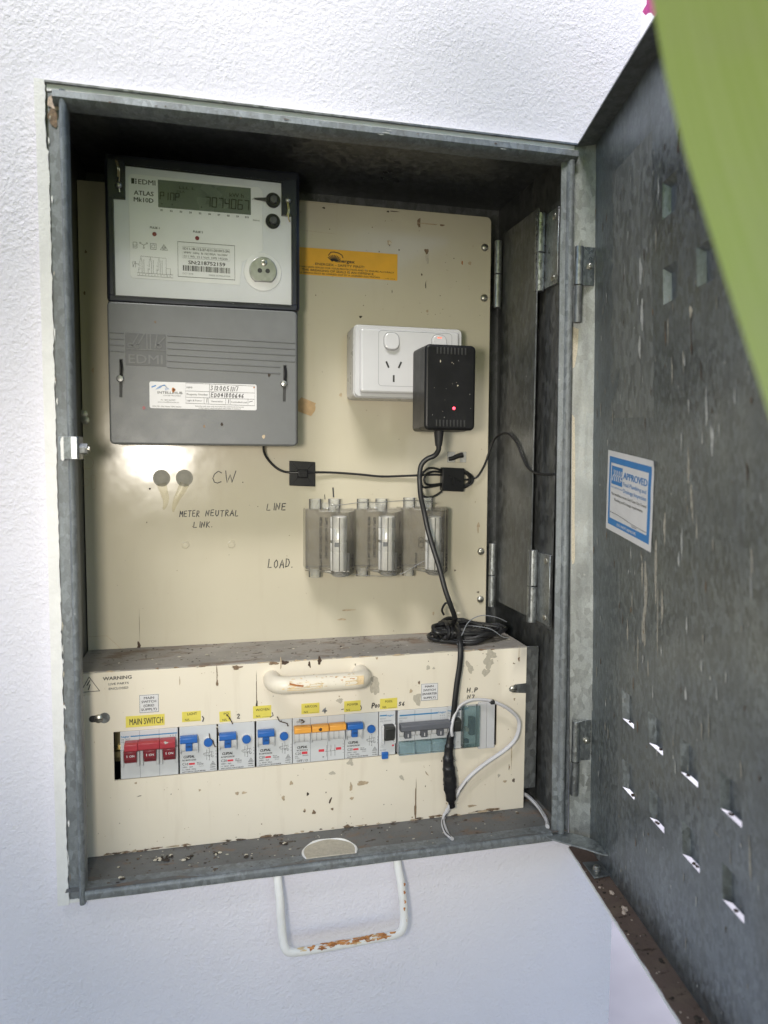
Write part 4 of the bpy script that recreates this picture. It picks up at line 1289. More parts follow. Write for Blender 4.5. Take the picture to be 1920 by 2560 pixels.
for x in (269.7, 320.7):
    b = MB(); T = front(33.5)
    for (cx, cz, an) in ((-6.7, 14, -24), (6.5, 14, 24), (0, 0, 0)):
        a = math.radians(an); w2, h2 = .95, 3.5
        p = [(-w2, -h2), (w2, -h2), (w2, h2), (-w2, h2)]
        b.poly([(x + cx + u * math.cos(a) + t * -math.sin(-a), 337.2 + cz + u * math.sin(-a) + t * math.cos(a)) for u, t in p], "slot_dark", T)
    b.build("pin_slot", sock)

# ------------------------------------------------------------------ black plug-in adapter
ad = thing("power_adapter", "black plug-in power adapter with a glowing red light", "adapter", (315, 33, 284))
b = MB()
b.prism(rrect(289.8, 341.5, 283.2, 366.8, 4, 5), 'y', 6, 33, "black_plastic", 1.5, 2)
b.prism(rrect(288.8, 340.8, 283.4, 366.4, 5, 5), 'y', -15.5, 8, "black_plastic", 2.6, 3)
bd = b.build("body", ad)
for (z0, z1) in ((357, 363.5), (287, 293.5)):
    for q in range(9):
        x = 300 + q * 3.6
        b = MB(); b.box(x, x + 1.5, -15.9, -15.2, z0, z1, "slot_dark", .2, 1); b.build("vent_slit", bd)
b = MB(); b.lathe((318.5, -15.4, 304.8), (0, -1, 0), [(1.5, 0), (1.4, .5), (.8, 1), (0, 1.1)], "led_red", 14); b.build("indicator_lamp", ad)
b = MB(); b.lathe((311.5, 10, 284), (0, 0, -1), [(5.2, 0), (5.0, 3), (4.0, 12), (3.4, 16), (0, 16)], "ink", 14)
b.build("cable_collar", ad)
b = MB(); rg = random.Random(17)
for q in range(14):
    x, z = rg.uniform(296, 337), rg.uniform(290, 362); r_ = rg.uniform(.12, .3)
    b.blob(x, z, r_, r_ * rg.uniform(1, 2.5), rg.choice(["bird_pale", "husk"]), front(-15.62), rg, 7, .4)
for (x, z, rx, rz) in ((304, 350, .4, 1.3), (322, 327, .7, .7)): b.blob(x, z, rx, rz, "husk", front(-15.63), rg, 10, .4)
b.build("dust", ad, "stuff")

# ------------------------------------------------------------------ black adapter cord with its tied coil and taped splice
cord = thing("black_cable", "thick black cord from the adapter, bundled on the ledge and taped below", "cord", (331, 0, 60))
b = MB()
b.tube([(311.5, 10, 269), (311.6, 11, 264), (308.5, 14, 258.5), (301.5, 17, 255), (296.2, 19, 249), (294.4, 19, 240), (294.2, 18, 231), (295.6, 18, 216), (299.5, 18, 200), (302.5, 16, 184), (306.8, 12, 166), (312.6, 7, 145), (317.8, 2, 122), (323.2, 0, 106), (329.5, 4, 92), (333.5, 18, 84), (336, 30, 78)], 2.6, "black_rubber", 12, flat=.62, flatdir=(.25, 1, 0))
b.tube([(338, 34, 76), (336.5, 14, 74), (333.5, -3, 66), (332.5, -7, 56), (331.3, -8, 44), (328.6, -9, 28), (326.4, -10, 12), (325, -10, -4), (323.6, -10, -18), (321.6, -10, -32), (320, -10, -44)], 3.1, "black_rubber", 12, flat=.7, flatdir=(0, 1, 0))
b.build("cord", cord)
rg = random.Random(41)
for k in range(15):
    b = MB(); pts = []
    rx, ry = 31 + rg.uniform(-13, 6), 19 + rg.uniform(-9, 5)
    cx, cy, cz = 354 + rg.uniform(-8, 7), 40 + rg.uniform(-8, 8), 62.5 + .75 * k + rg.uniform(-1.2, 1.2)
    tx, ty = rg.uniform(-.12, .10), .12 + rg.uniform(-.2, .22)
    ph = rg.uniform(0, 6)
    for i in range(14):
        t = 2 * PI * i / 14
        q = 1 + .07 * math.sin(2 * t + ph) + .05 * math.sin(3 * t + 2 * ph) + rg.uniform(-.03, .03)
        px, py = rx * math.cos(t) * q, ry * math.sin(t) * q
        pinch = 1 - .5 * math.exp(-((px + 20) / 12.) ** 2)
        pts.append((cx + px, cy + py * pinch, max(60.9, cz + px * tx + py * ty + rg.uniform(-1.6, 1.6))))
    b.tube(pts, 2.2, "black_rubber", 9, closed=True, sub=4)
    b.build("coil_loop", cord)
for x in (329.5, 333.5, 337.5, 341):
    b = MB(); pts = []
    for i in range(12):
        t = 2 * PI * i / 12
        pts.append((x + rg.uniform(-.8, .8) + 1.5 * math.sin(t), 40 + 17 * math.cos(t), 69.5 + 8.5 * math.sin(t)))
    b.tube(pts, 2.0, "black_rubber", 9, closed=True, sub=4); b.build("coil_wrap", cord)
b = MB(); b.tube([(331, 44, 86), (328, 42, 92), (331, 38, 100), (336, 36, 98), (337, 36, 90)], 1.2, "black_rubber", 8); b.build("tie_loop", cord)
b = MB(); b.tube([(334, 8, 62), (338, 6, 72), (347, 10, 85), (362, 14, 90), (380, 17, 87), (395, 22, 80)], .5, "ink_grey", 6); b.tube([(352, 12, 80), (370, 8, 77), (384, 7, 68), (392, 10, 66)], .45, "ink_grey", 6); b.build("tie_wire", cord)
b = MB(); b.ball((343, 30, 89.5), 2.2, 2, 1.8, "husk", 10, 7); b.build("tie_end", cord)
b = MB()
tp = [(322.6, -10, -25), (321.2, -10.5, -33), (319.9, -11, -44), (319.5, -11.5, -56), (320.5, -12, -66), (321.6, -12, -78), (322.6, -11.5, -90), (324.4, -10.5, -104)]
rad = lambda t: [3.5, 4.0, 4.9, 6.0, 6.7, 7.2, 5.8, 3.4][min(7, int(t * 7 + .5))] + .16 * math.sin(t * 41)
b.tube(tp, rad, "black_tape", 14, flat=.72, flatdir=(0, 1, 0), sub=6)
b.prism([(314.6, -79), (318, -84), (316.6, -88), (314.2, -83)], 'y', -13.5, -12.9, "black_tape", .2, 1)
tapep = b.build("tape_wrap", cord)
for (z, sl) in ((-38, 1.5), (-52, -1.2), (-66, 2), (-80, -2)):
    b = MB(); rr_ = 6.3 if z < -45 else 4.7
    pts = [(320.4 + rr_ * math.cos(t) * .98, -11.8 + rr_ * .75 * math.sin(t), z + sl * math.cos(t)) for t in [2 * PI * k / 12 for k in range(12)]]
    b.tube(pts, .25, "black_tape", 6, closed=True, sub=3); b.build("tape_edge", tapep)

# ------------------------------------------------------------------ white twin cable
wc = thing("white_cable", "white twin cable looping out of the black tape over the switches", "cable", (330, -8, -116))
b = MB()
b.tube([(322.8, -11, -100), (319.8, -9, -108), (317.2, -8, -113.2), (313.6, -14, -116.2), (311.4, -26, -116.6), (310.4, -38, -116.7), (312.5, -47, -116.8)], 2.4, "white_cable", 10, flat=.72, flatdir=(0, 1, .3))
b.tube([(319.6, -10.4, -110), (316.4, -10.6, -113.6), (312.6, -16, -114.2), (310.0, -27, -114.5), (309.2, -38, -114.6), (311.2, -46, -114.8)], .5, "ink", 6)
b.build("tail", wc)
b = MB()
b.tube([(324.6, -10.5, -100), (330, -8, -92), (336, -7, -84), (343.7, -7, -75.4), (353, -7, -68), (364.6, -7, -60.4), (375, -7, -54.5), (384, -7.5, -48.6), (392, -8, -41.5), (396.6, -8.5, -33), (398, -9, -22), (395, -10, -14), (388.8, -10.5, -7.6), (382, -10.5, -2.4), (375, -10.5, 1.4), (367.5, -10, 4.7), (359.5, -9.5, 6.8), (351.5, -9, 7.6), (344, -8.5, 7.2), (337, -8.5, 5), (331.1, -9, 1.4), (326.8, -10.5, -3.8), (323.6, -12.5, -10), (321.6, -14, -17.4), (321.4, -14.5, -22), (322.4, -14, -26)], 2.1, "white_cable", 10, flat=.8)
b.build("loop", wc)
b = MB(); b.ribbon([(340, -78.6), (352, -69), (364.6, -61), (375, -55.2)], .35, "ink_grey", front(-9.2)); b.ribbon([(331, -91.8), (337, -84), (340.5, -79)], .9, "ink_soft", front(-9.3)); b.build("trace", wc)
b = MB(); b.box(364.4, 368.6, -13.2, -7.6, 2.6, 6.6, "ink", .4, 1); b.build("band", wc)
wc2 = thing("white_cable", "short white twin cable bending round the bottom right corner of the switch panel", "cable", (417, -20, -117))
b = MB(); b.tube([(398, 22, -106), (407, 16, -107), (415.6, 8, -109), (419.5, -6, -111.5), (420.5, -20, -114), (419, -34, -115.6), (416.6, -42, -116.4), (414.6, -46, -116.6)], 2.7, "white_cable", 10, flat=.75, flatdir=(1, 0, .5)); b.build("cable", wc2)
b = MB(); b.tube([(415, 5, -106.6), (418.3, -7, -109), (419, -20, -111.4), (417.6, -33, -113)], .35, "ink_grey", 6); b.build("trace", wc2)

# ------------------------------------------------------------------ thin black antenna lead and its clips
an = thing("antenna_lead", "thin black lead running from the meter to the right side wall", "lead", (270, 74, 237))
b = MB()
b.tube([(139, 62, 268), (139.6, 66, 262), (143, 71, 255), (150, 73.5, 247), (158, 74, 241.6), (167, 74.5, 239.6), (181, 72.5, 239.6), (195, 74.5, 239.8), (217, 76.5, 239.4), (243, 76.5, 237.6), (268, 76.5, 235.4), (292, 76, 236), (309, 75, 236.7), (322, 74, 237.4), (334, 73, 237.2), (347, 72, 234), (360, 73, 232), (370, 74, 232.4), (378, 73.5, 235.4), (384.5, 73, 245), (388.5, 73, 254), (391.6, 72, 264), (395, 69, 275.6), (398.5, 62, 282), (401.5, 50, 283.6), (403, 38, 280), (403.4, 24, 272), (403.5, 12, 260), (404, -2, 247.4), (406, -16, 242), (409, -30, 240.5), (414, -42, 241), (419, -48, 243)], 1.25, "black_rubber", 9)
b.build("lead", an)
for k, pts in enumerate([[(336, 242), (328, 244.6), (320.5, 244.4), (313.5, 239), (311.4, 231), (314, 224), (321, 223.6), (334, 226)],
     [(336, 240), (326, 241), (318, 238), (315.5, 232), (318, 227), (326, 226.4), (335, 227.6)],
     [(336, 219), (328, 214), (320, 212.4), (314.5, 214), (311, 221)]]):
    b = MB(); b.tube([(p[0], 73.5 - .6 * k, p[1]) for p in pts], 1.25, "black_rubber", 9); b.build("coil_loop", an)
for k, (rx, rz) in enumerate(((12, 9.6), (9.5, 7.4), (13.4, 8.2))):
    b = MB(); b.tube([(357, 73 - .8 * k, 232.4 + rz)] + [(357 + rx * math.cos(t) + 2, 73 - .8 * k, 232.4 + rz * math.sin(t)) for t in [math.radians(70 - 20 * q) for q in range(8)]] + [(357, 73 - .8 * k, 232.4 - rz)], 1.25, "black_rubber", 9); b.build("coil_loop", an)
def clip(x0, x1, z0, z1, label, skew=0):
    c = thing("cable_clip", label, "clip", ((x0 + x1) / 2, BY, (z0 + z1) / 2))
    m = MB(); y1 = BY - .1
    o = [(x0, z0), (x1, z0 - skew), (x1, z1 - skew), (x0, z1)]
    m.prism(o, 'y', y1 - 3.4, y1, "black_plastic", .7, 2); m.build("base", c)
    cx, cz = (x0 + x1) / 2, (z0 + z1) / 2 - skew / 2
    m = MB()
    for (dx, dz) in ((1, 1), (1, -1), (-1, 1), (-1, -1)):
        m.prism([(cx + dx * 4, cz + dz * 2.5), (cx + dx * 5, cz + dz * 4), (cx + dx * 11, cz + dz * 10.5), (cx + dx * 10, cz + dz * 11)], 'y', y1 - 4.6, y1 - 3, "black_plastic", .3, 1)
    m.box(cx - 5.5, cx + 5.5, y1 - 7.5, y1 - 3, cz - 4.6, cz + 4.6, "black_plastic", 1.2, 2)
    m.build("saddle", c)
    for q in (-2.6, 0, 2.6):
        m = MB(); m.box(cx - 4.4, cx + 4.4, y1 - 8, y1 - 7.2, cz + q - .6, cz + q + .6, "black_plastic", .25, 1); m.build("ridge", c)
    return c
clip(167, 194.6, 225.6, 252, "square black cable clip beside the LINE note, holding one lead", 1.2)
c2 = thing("cable_clip", "square black clip holding the coiled lead near the right hinge", "clip", (347, BY, 232))
b = MB(); b.prism([(334.4, 219.8), (360.2, 218.6), (360.6, 244.8), (334.8, 245.8)], 'y', 66.5, 76, "black_plastic", .9, 2); b.build("base", c2)
b = MB(); b.prism([(341, 236), (356, 229.5), (356.6, 231), (341.6, 237.5)], 'y', 65.8, 66.7, "black_plastic", .3, 1); b.box(346, 350, 65.4, 66.7, 226, 234, "black_plastic", .4, 1); b.build("saddle", c2)

# ------------------------------------------------------------------ three clear-capped meter isolating links
def link_holder(x0, zt, zb, label, third=False):
    t = thing("isolating_link", label, "link", (x0 + 26, BY, zb), "meter isolating links")
    m = MB()
    m.box(x0 + .6, x0 + 51.4, 60, BY - .3, zb + 3, zt - 1, "smoke_fuse", .8, 1); m.build("base", t)
    m = MB()
    cap = [(x0 + u, y) for u, y in ((0, 60.5), (0, 56), (4, 54.5), (11, 54), (25, 46), (26.4, 39), (30, 35), (36, 34.4), (42, 37), (46, 42), (51, 48), (52, 60.5))]
    low = 4.5
    def droop(c):
        k = max(0.0, min(1.0, (58 - c.y) / 22.))
        if c.z < (zt + zb) / 2: return Vector((c.x, c.y, c.z - low * k * (1 if c.x > x0 + 20 else .4)))
        return Vector((c.x, c.y, c.z - 3.5 * k))
    m.prism(cap, 'z', zb + 2, zt, "clear_fuse", 0, 1, fn=droop)
    cover = m.build("cover", t)
    m = MB(); m.prism([(x0 + 20, 50), (x0 + 45, 44), (x0 + 45, 47), (x0 + 20, 53)], 'z', zb + 1, zb + 2.2, "clear_tube"); m.prism([(x0 + 14, 53), (x0 + 50, 47), (x0 + 50, 50), (x0 + 14, 56)], 'z', zt - 3.2, zt - 2, "clear_tube"); m.build("cover_rim", cover)
    m = MB(); bx = x0 + 33.5
    m.lathe((bx, 46, zb + 3), (0, 0, 1), [(0, 0), (8.2, 0), (8.8, .8), (8.8, 19.5), (8.4, 20), (8.8, 20.6), (8.8, 29), (8.0, 29.2), (8.0, 31.6), (8.8, 32), (8.8, 44), (8.4, 44.6), (8.8, 45.2), (8.8, 56), (8.0, 57), (0, 57)], "silver", 28)
    barrel = m.build("link_barrel", t)
    m = MB(); m.box(bx - 1.1, bx - .3, 36.8, 37.6, zb + 3, zb + 59, "slot_dark"); m.box(bx - 5.6, bx - 1.2, 37, 39, zb + 28.6, zb + 33, "ink_grey", .3, 1); m.build("seam", barrel)
    for (x, za, zz_) in ((x0 + 11.8, zt - 1, zt + 9.6), (x0 + 32.4, zt - 1, zt + 9.6), (x0 + 11.4, zb - 6.4, zb + 3)):
        m = MB(); m.cyl((x, 66, za), (x, 66, zz_), 6.7, "clear_tube", n=26, hollow=.86); m.build("terminal_tube", t)
    m = MB(); m.box(x0 + 18, x0 + 25, 55, 62, zt, zt + 6, "clear_tube", .5, 1); m.prism([(x0 + 24, 46), (x0 + 31, 46), (x0 + 29, 56), (x0 + 24, 56)], 'z', zt - 3, zt + 4.5, "clear_tube", .5, 1); m.build("seal_lug", t)
    m = MB()
    T = lambda u, v: (u, 0, v)
    def onface(xl, yl, sl):                          # slanted flank left of the barrel
        return lambda u, v: (u, yl + (u - xl) * sl - .25, v)
    f1 = onface(x0 + 11, 54, -.571)
    if not third:
        m.text("METER ISOLATING SOLID LINK FITTED", x0 + 14.2, zt - 9, 2.6, "ink", f1, w=55, rot=-PI / 2, bold=.02)
        m.text("SUPPLY AUTHORITY USE ONLY", x0 + 19.6, zt - 9, 2.6, "ink", f1, w=43, rot=-PI / 2, bold=.02)
    else:
        m.text("#15 SOLID LINK", x0 + 15, zb + 20, 2.2, "ink", f1, w=17, rot=-PI / 2, bold=.02)
        m.ribbon(rrect(x0 + 18.4, x0 + 22.6, zb + 26, zb + 37, 1.9), .4, "ink", f1, closed=True)
        m.text("SL", x0 + 19.4, zb + 34, 2.6, "ink", f1, rot=-PI / 2, bold=.01)
    g = onface(x0 + 46, 42, 1.2)
    m.text("ipd", x0 + 47.2, zb + 19, 3.2, "ink", g, w=15, rot=-PI / 2, bold=.02)
    m.ribbon([(x0 + 46.4, zt - 20), (x0 + 46.4, zt - 12), (x0 + 48.4, zt - 12), (x0 + 48.4, zt - 20)], .3, "ink_soft", g, closed=True)
    m.build("lettering", t)
    m = MB(); m.cyl((x0 + 44.6, 50, zb + 1), (x0 + 44.6, 50, zb + 20), 1.7, "steel", n=12); m.build("cover_screw", t)
    return t
link_holder(181.4, 202.2, 135, "clear capped isolating link nearest the LINE and LOAD notes")
link_holder(233.0, 202.0, 134.4, "clear capped isolating link in the middle of the three")
link_holder(284.8, 203.0, 133.4, "clear capped isolating link crossed by the thick black cord", True)
sw = thing("seal_wire", "thin sealing wire strung across the tops of the clear link caps", "wire", (270, 50, 205))
b = MB(); b.tube([(207, 46, 206.5), (220, 44, 207), (240, 43, 209.5), (258, 43, 209), (268, 42, 210), (290, 42, 211), (310, 42, 210), (322, 46, 207)], .35, "steel", 6); b.build("wire", sw)
b = MB(); b.tube([(228, 50, 133), (246, 48, 131), (270, 46, 130), (284, 44, 133), (300, 43, 142), (308, 42, 146)], .3, "steel", 6); b.build("wire", sw)
b = MB(); b.ball((209.5, 45.5, 205), 2.4, 1.6, 2.4, "clear_tube", 12, 8); b.build("wire_seal", sw)
b = MB(); b.cyl((325.5, 56, 134), (331, 50, 126.5), 1.4, "steel", n=12); tag(b.build("steel_pin"), "short steel pin sticking out under the rightmost clear link cap", "pin")

# ------------------------------------------------------------------ switch panel (cream cover with the row of breakers)
PT, PB, PX0, PX1 = 58.0, -119.0, -37.5, 409.0
OX0, OX1, OZ0, OZ1 = -5.0, 376.6, -46.9, -.3
esc = thing("switchboard_cover", "cream switch panel cover with a long cutout and a grip handle", "switch panel", (186, 0, -119))
b = MB()
xs, zs = [PX0, OX0, OX1, PX1], [PB + .4, OZ0, OZ1, PT - 1.2]
vs = []; fs = []
for y in (0, 2.0):
    for z in zs:
        for x in xs: vs.append((x, y, z))
for j in range(3):
    for i in range(3):
        if i == 1 and j == 1: continue
        fs.append((j * 4 + i, j * 4 + i + 1, (j + 1) * 4 + i + 1, (j + 1) * 4 + i))
H = lambda i, j: j * 4 + i
for (a, c) in ((H(1, 1), H(2, 1)), (H(2, 1), H(2, 2)), (H(2, 2), H(1, 2)), (H(1, 2), H(1, 1))): fs.append((a, c, c + 16, a + 16))
for (a, c) in ((H(3, 0), H(3, 3)), (H(0, 3), H(0, 0)), (H(0, 0), H(3, 0))): fs.append((a, c, c + 16, a + 16))
b.add(vs, fs, "cream_plate")
plate = b.build("front_plate", esc)
# top ledge with a softly folded front edge
b = MB(); vs = []; fs = []; K = 120
prof = [(0, PT - 1.3), (.15, PT - .6), (.6, PT - .1), (1.4, PT), (30, PT + .3), (60, PT + .2), (79, PT + .1)]
for i in range(K + 1):
    x = PX0 + (PX1 - PX0) * i / K
    for (y, z) in prof: vs.append((x, y, z + .35 * mnoise.noise(Vector((x * .03, y * .05, 9)))))
for i in range(K):
    for k in range(len(prof) - 1): fs.append((i * 7 + k, (i + 1) * 7 + k, (i + 1) * 7 + k + 1, i * 7 + k + 1))
b.add(vs, fs, "ledge_dirt"); b.build("top_ledge", esc)
b = MB(); rg = random.Random(61)                   # crust creeping over the folded edge
x = PX0 + 4
while x < PX1 - 30:
    wd = rg.uniform(2, 12)
    if rg.random() < .5: b.blob(x, PT - .4 - rg.uniform(0, .7), wd * .6, rg.uniform(.3, 1.0), rg.choice(["brown_drip", "rust_stain", "bare_putty", "bare_putty"]), front(-.12 - rg.uniform(0, .1)), rg, 12, .45)
    x += wd
for (x, z, rx, rz, m_) in ((108, 54, 5, 2, "brown_drip"), (143, 56, 5.5, 1.6, "brown_drip"), (154, 56, 4, 2, "nest"), (188, 55, 2, 2.6, "nest")): b.blob(x, z, rx, rz, m_, front(-.3), rg, 16, .4)
b.build("edge_crust", esc, "stuff")
b = MB(); b.box(409.2, 424, 3, 4.5, -99, 57, "galv_dark", .3, 1); b.box(409.2, 410.4, 4.5, 78, -110, 57, "galv_dark"); b.build("side_flange", esc)
b = MB(); b.box(-20, 400, 46, 47, -70, 30, "slot_dark"); b.build("dark_backing", esc)  # dark sheet standing in for the shaded space behind the breakers
b = MB(); b.box(-8, 380, 30, 31, -41, -6, "brass", .3, 1); b.box(-8, 380, 22, 31, -28, -26.5, "brass"); b.box(-8, 380, 22, 23, -34, -26.5, "brass", .2, 1); b.build("din_rail", esc)
# grip handle
b = MB()
b.tube([(141, .3, 41.3), (141, -8, 41.3), (141.6, -15, 41.3), (144.6, -21.4, 41.3), (150.5, -24.6, 41.2), (158, -25, 41.2), (185, -25, 41.2), (212, -25, 41.3), (219.5, -24.6, 41.3), (225.2, -21.4, 41.4), (228, -15, 41.5), (228.4, -8, 41.5), (228.4, .3, 41.5)], 8.3, "cream_plate", 20, sub=5)
hn = b.build("grip_handle", esc)
b = MB(); rg = random.Random(19)
onh = lambda u, v: (u, -25 - 8.36 * math.cos(v), 41.25 + 8.36 * math.sin(v))
def hr(pts, w, m_): b.ribbon(pts, w, m_, onh)
hr([(208, .05), (208, .55), (226, .62)], .5, "ochre"); hr([(208, .05), (225.5, .1)], .5, "ochre")
hr([(154, .1), (161, -.12), (167, -.1), (170, .28), (173, .3), (175, -.05), (182, .1), (186, -.05)], .5, "ochre")
hr([(155, .45), (162, .2), (168, .1)], .22, "rust"); hr([(153, -.2), (170, -.25), (186, -.1)], .35, "ochre")
for q in range(40): b.blob(rg.uniform(148, 224), rg.uniform(-.3, 1.2), rg.uniform(.3, 1.8), rg.uniform(.02, .09), rg.choice(["ochre", "ochre", "ochre", "rust_orange"]), onh, rg, 10, .35)
b.build("handle_stain", hn, "stuff")
# keyhole slots and screws
for (x, z, right) in ((-17, 13.6, False), (398, 13.2, True)):
    b = MB()
    sl_ = rrect(x - 9, x + 9, z - 3.2, z + 3.2, 3.1) if not right else [(PX1 + .3, z + 5.2), (x - 1, z + 4.6), (x - 6, z + 3.4), (x - 8.4, z + 1), (x - 8, z - 2), (x - 4, z - 4), (x + 2, z - 4.8), (PX1 + .3, z - 5.6)][::-1]
    b.poly(sl_, "slot_dark" if not right else "galv_dark", front(-.12))
    if not right: b.poly(circ(x + 4.4, z + .2, 5), "galv_dark", front(-.16))
    s1 = b.build("keyhole_slot", plate)
    b = MB(); xs_ = x - .5 if not right else x - 3.4
    b.lathe((xs_, -.2, z), (0, -1, 0), [(4, 0), (3.8, 1.2), (2.4, 2.2), (0, 2.4)], "screw_steel", 18)
    b.box(xs_ - 3, xs_ + 3, -2.7, -2.2, z - .4, z + .4, "slot_dark"); b.build("screw", esc)
# stuck-on labels
def lab(name, x0, x1, z0, z1, mat, parts, rot=0.0, seed=0, th=.22, frame=None):
    m = MB(); cx, cz = (x0 + x1) / 2, (z0 + z1) / 2
    def fn(y): return lambda u, v: (cx + (u - cx) * math.cos(rot) - (v - cz) * math.sin(rot), y, cz + (u - cx) * math.sin(rot) + (v - cz) * math.cos(rot))
    g = fn(-th)
    m.prism([(p[0], p[2]) for p in (g(x0, z0), g(x1, z0), g(x1, z1), g(x0, z1))], 'y', -th, 0.05, mat, .06, 1)
    o = m.build(name, esc)
    m = MB()
    if frame: m.ribbon([(x0 + .4, z0 + .4), (x1 - .4, z0 + .4), (x1 - .4, z1 - .4), (x0 + .4, z1 - .4)], frame, "ink_soft", fn(-th - .1), closed=True)
    for (t, x, z, h, w, bold) in parts: m.text(t, x, z, h, "ink", fn(-th - .1), w=w, bold=bold, align='l' if w else 'c')
    m.build("lettering", o)
    return o
lab("warning_label", -36, 15, 36.5, 55.5, "cream_plate", [("WARNING", -13, 49.3, 3.3, 25, .03), ("LIVE PARTS", -8.2, 44.4, 2.1, 17.5, .016), ("ENCLOSED", -8.2, 40, 2.1, 17, .016)], .012, th=.12)
b = MB(); T = front(-.3)
b.ribbon([(-32.6, 39.4), (-16.2, 39.8), (-25, 53.4)], 1.1, "ink", T, closed=True); b.ribbon([(-24.4, 50), (-27, 45.6), (-24.2, 46.4), (-25.8, 41.6)], .9, "ink", T); b.build("hazard_triangle", esc)
lab("switch_label", 18.4, 35.9, 15.9, 33.3, "paper", [("MAIN", 22.6, 29.0, 2.3, 9, .02), ("SWITCH", 20.4, 25.5, 2.3, 13, .02), ("(GRID", 22.2, 21.7, 2.3, 9.5, .02), ("SUPPLY)", 20, 18, 2.3, 13.8, .02)], 0, frame=.45)
lab("switch_label", 292.8, 311, 7.4, 25.4, "paper", [("MAIN", 297, 21.3, 2.2, 9, .02), ("SWITCH", 295.2, 17.4, 2.2, 13, .02), ("(INVERTER", 294.2, 13.5, 2.2, 15.6, .02), ("SUPPLY)", 295.4, 9.4, 2.2, 13, .02)], 0, frame=.4)
lab("circuit_label", 6, 40.8, 2.9, 13.7, "yellow_tape", [("MAIN SWITCH", 9.4, 5.2, 6.2, 30, .0)], -.004)
NL = "N/L ____"
lab("circuit_label", 56.6, 74, 4.2, 14.1, "yellow_tape", [("LIGHT", 61.6, 10.6, 2.5, 8.8, 0), ("N/L", 59.4, 5.2, 2.2, 4.4, 0)], .0)
lab("circuit_label", 91.2, 101.8, 1.4, 11.8, "yellow_tape", [("PO", 95.4, 8.2, 2.4, 4.6, 0), ("N/L", 94, 2.4, 2.2, 4.4, 0)], .02)
lab("circuit_label", 123, 140.6, 2.4, 14.6, "yellow_tape", [("W/OVEN", 125.6, 9.6, 2.6, 13, 0), ("N/L", 126, 3.4, 2.2, 4.4, 0)], .0)
lab("circuit_label", 170, 188, 3, 13.6, "yellow_tape", [("AIR/CON", 173.4, 9.3, 2.5, 12, 0), ("N/L", 172.6, 4, 2.2, 4.4, 0)], .0)
lab("circuit_label", 212.8, 229.6, 1.9, 12.9, "yellow_tape", [("POWER", 216, 8.2, 2.4, 11, 0), ("N/L", 215, 2.8, 2.2, 4.2, 0)], .0)
lab("circuit_label", 249.6, 267.7, 2, 12.8, "yellow_tape", [("POOL", 255, 8.6, 2.3, 7.8, 0), ("N/L", 252.4, 3, 2.2, 4.2, 0)], .0)
b = MB(); T = front(-.45)
for (xa, xb_, z) in ((65, 73, 5), (131.5, 139, 3.4), (178, 187, 4), (220, 228.6, 2.8), (258, 266.6, 3)): b.ribbon([(xa, z), (xb_, z + .1)], .2, "ink_soft", T)
b.build("label_rule", esc)
rg = random.Random(23)
b = MB(); T = front(-.3); P = lambda *a: hand(b, *a)
P("H.P", 342.4, 12.8, 356, 4.2, .95, "marker", T, rg); P("N7", 343, 6.4, 352.6, 3.8, .95, "marker", T, rg)
P("2", 107.6, 3.6, 112, 4.4, .8, "ink_soft", T, rg); P("4", 190.6, 3, 197, 4.6, 1.3, "ink_grey", T, rg)
b.ribbon([(75.4, 8.4), (76.6, 6.4), (75.6, 3.6)], 1.1, "ink_soft", T); b.ribbon([(141.6, 7), (142.4, 4), (139.4, 2.6)], .9, "ink_soft", T)
P("P", 241, 4, 245.4, 4.6, 1.3, "marker", T, rg); P("OO", 244.4, 4.2, 250, 3.2, .8, "marker", T, rg); P("S6", 269.2, 4.4, 276.4, 3.6, .9, "ink_soft", T, rg); b.ribbon([(210, 4.8), (212.4, 5.2)], .7, "marker", T); b.ribbon([(229.6, 7.4), (230.6, 5), (229.8, 3)], .8, "ink_soft", T)
b.build("handwritten_note", plate)
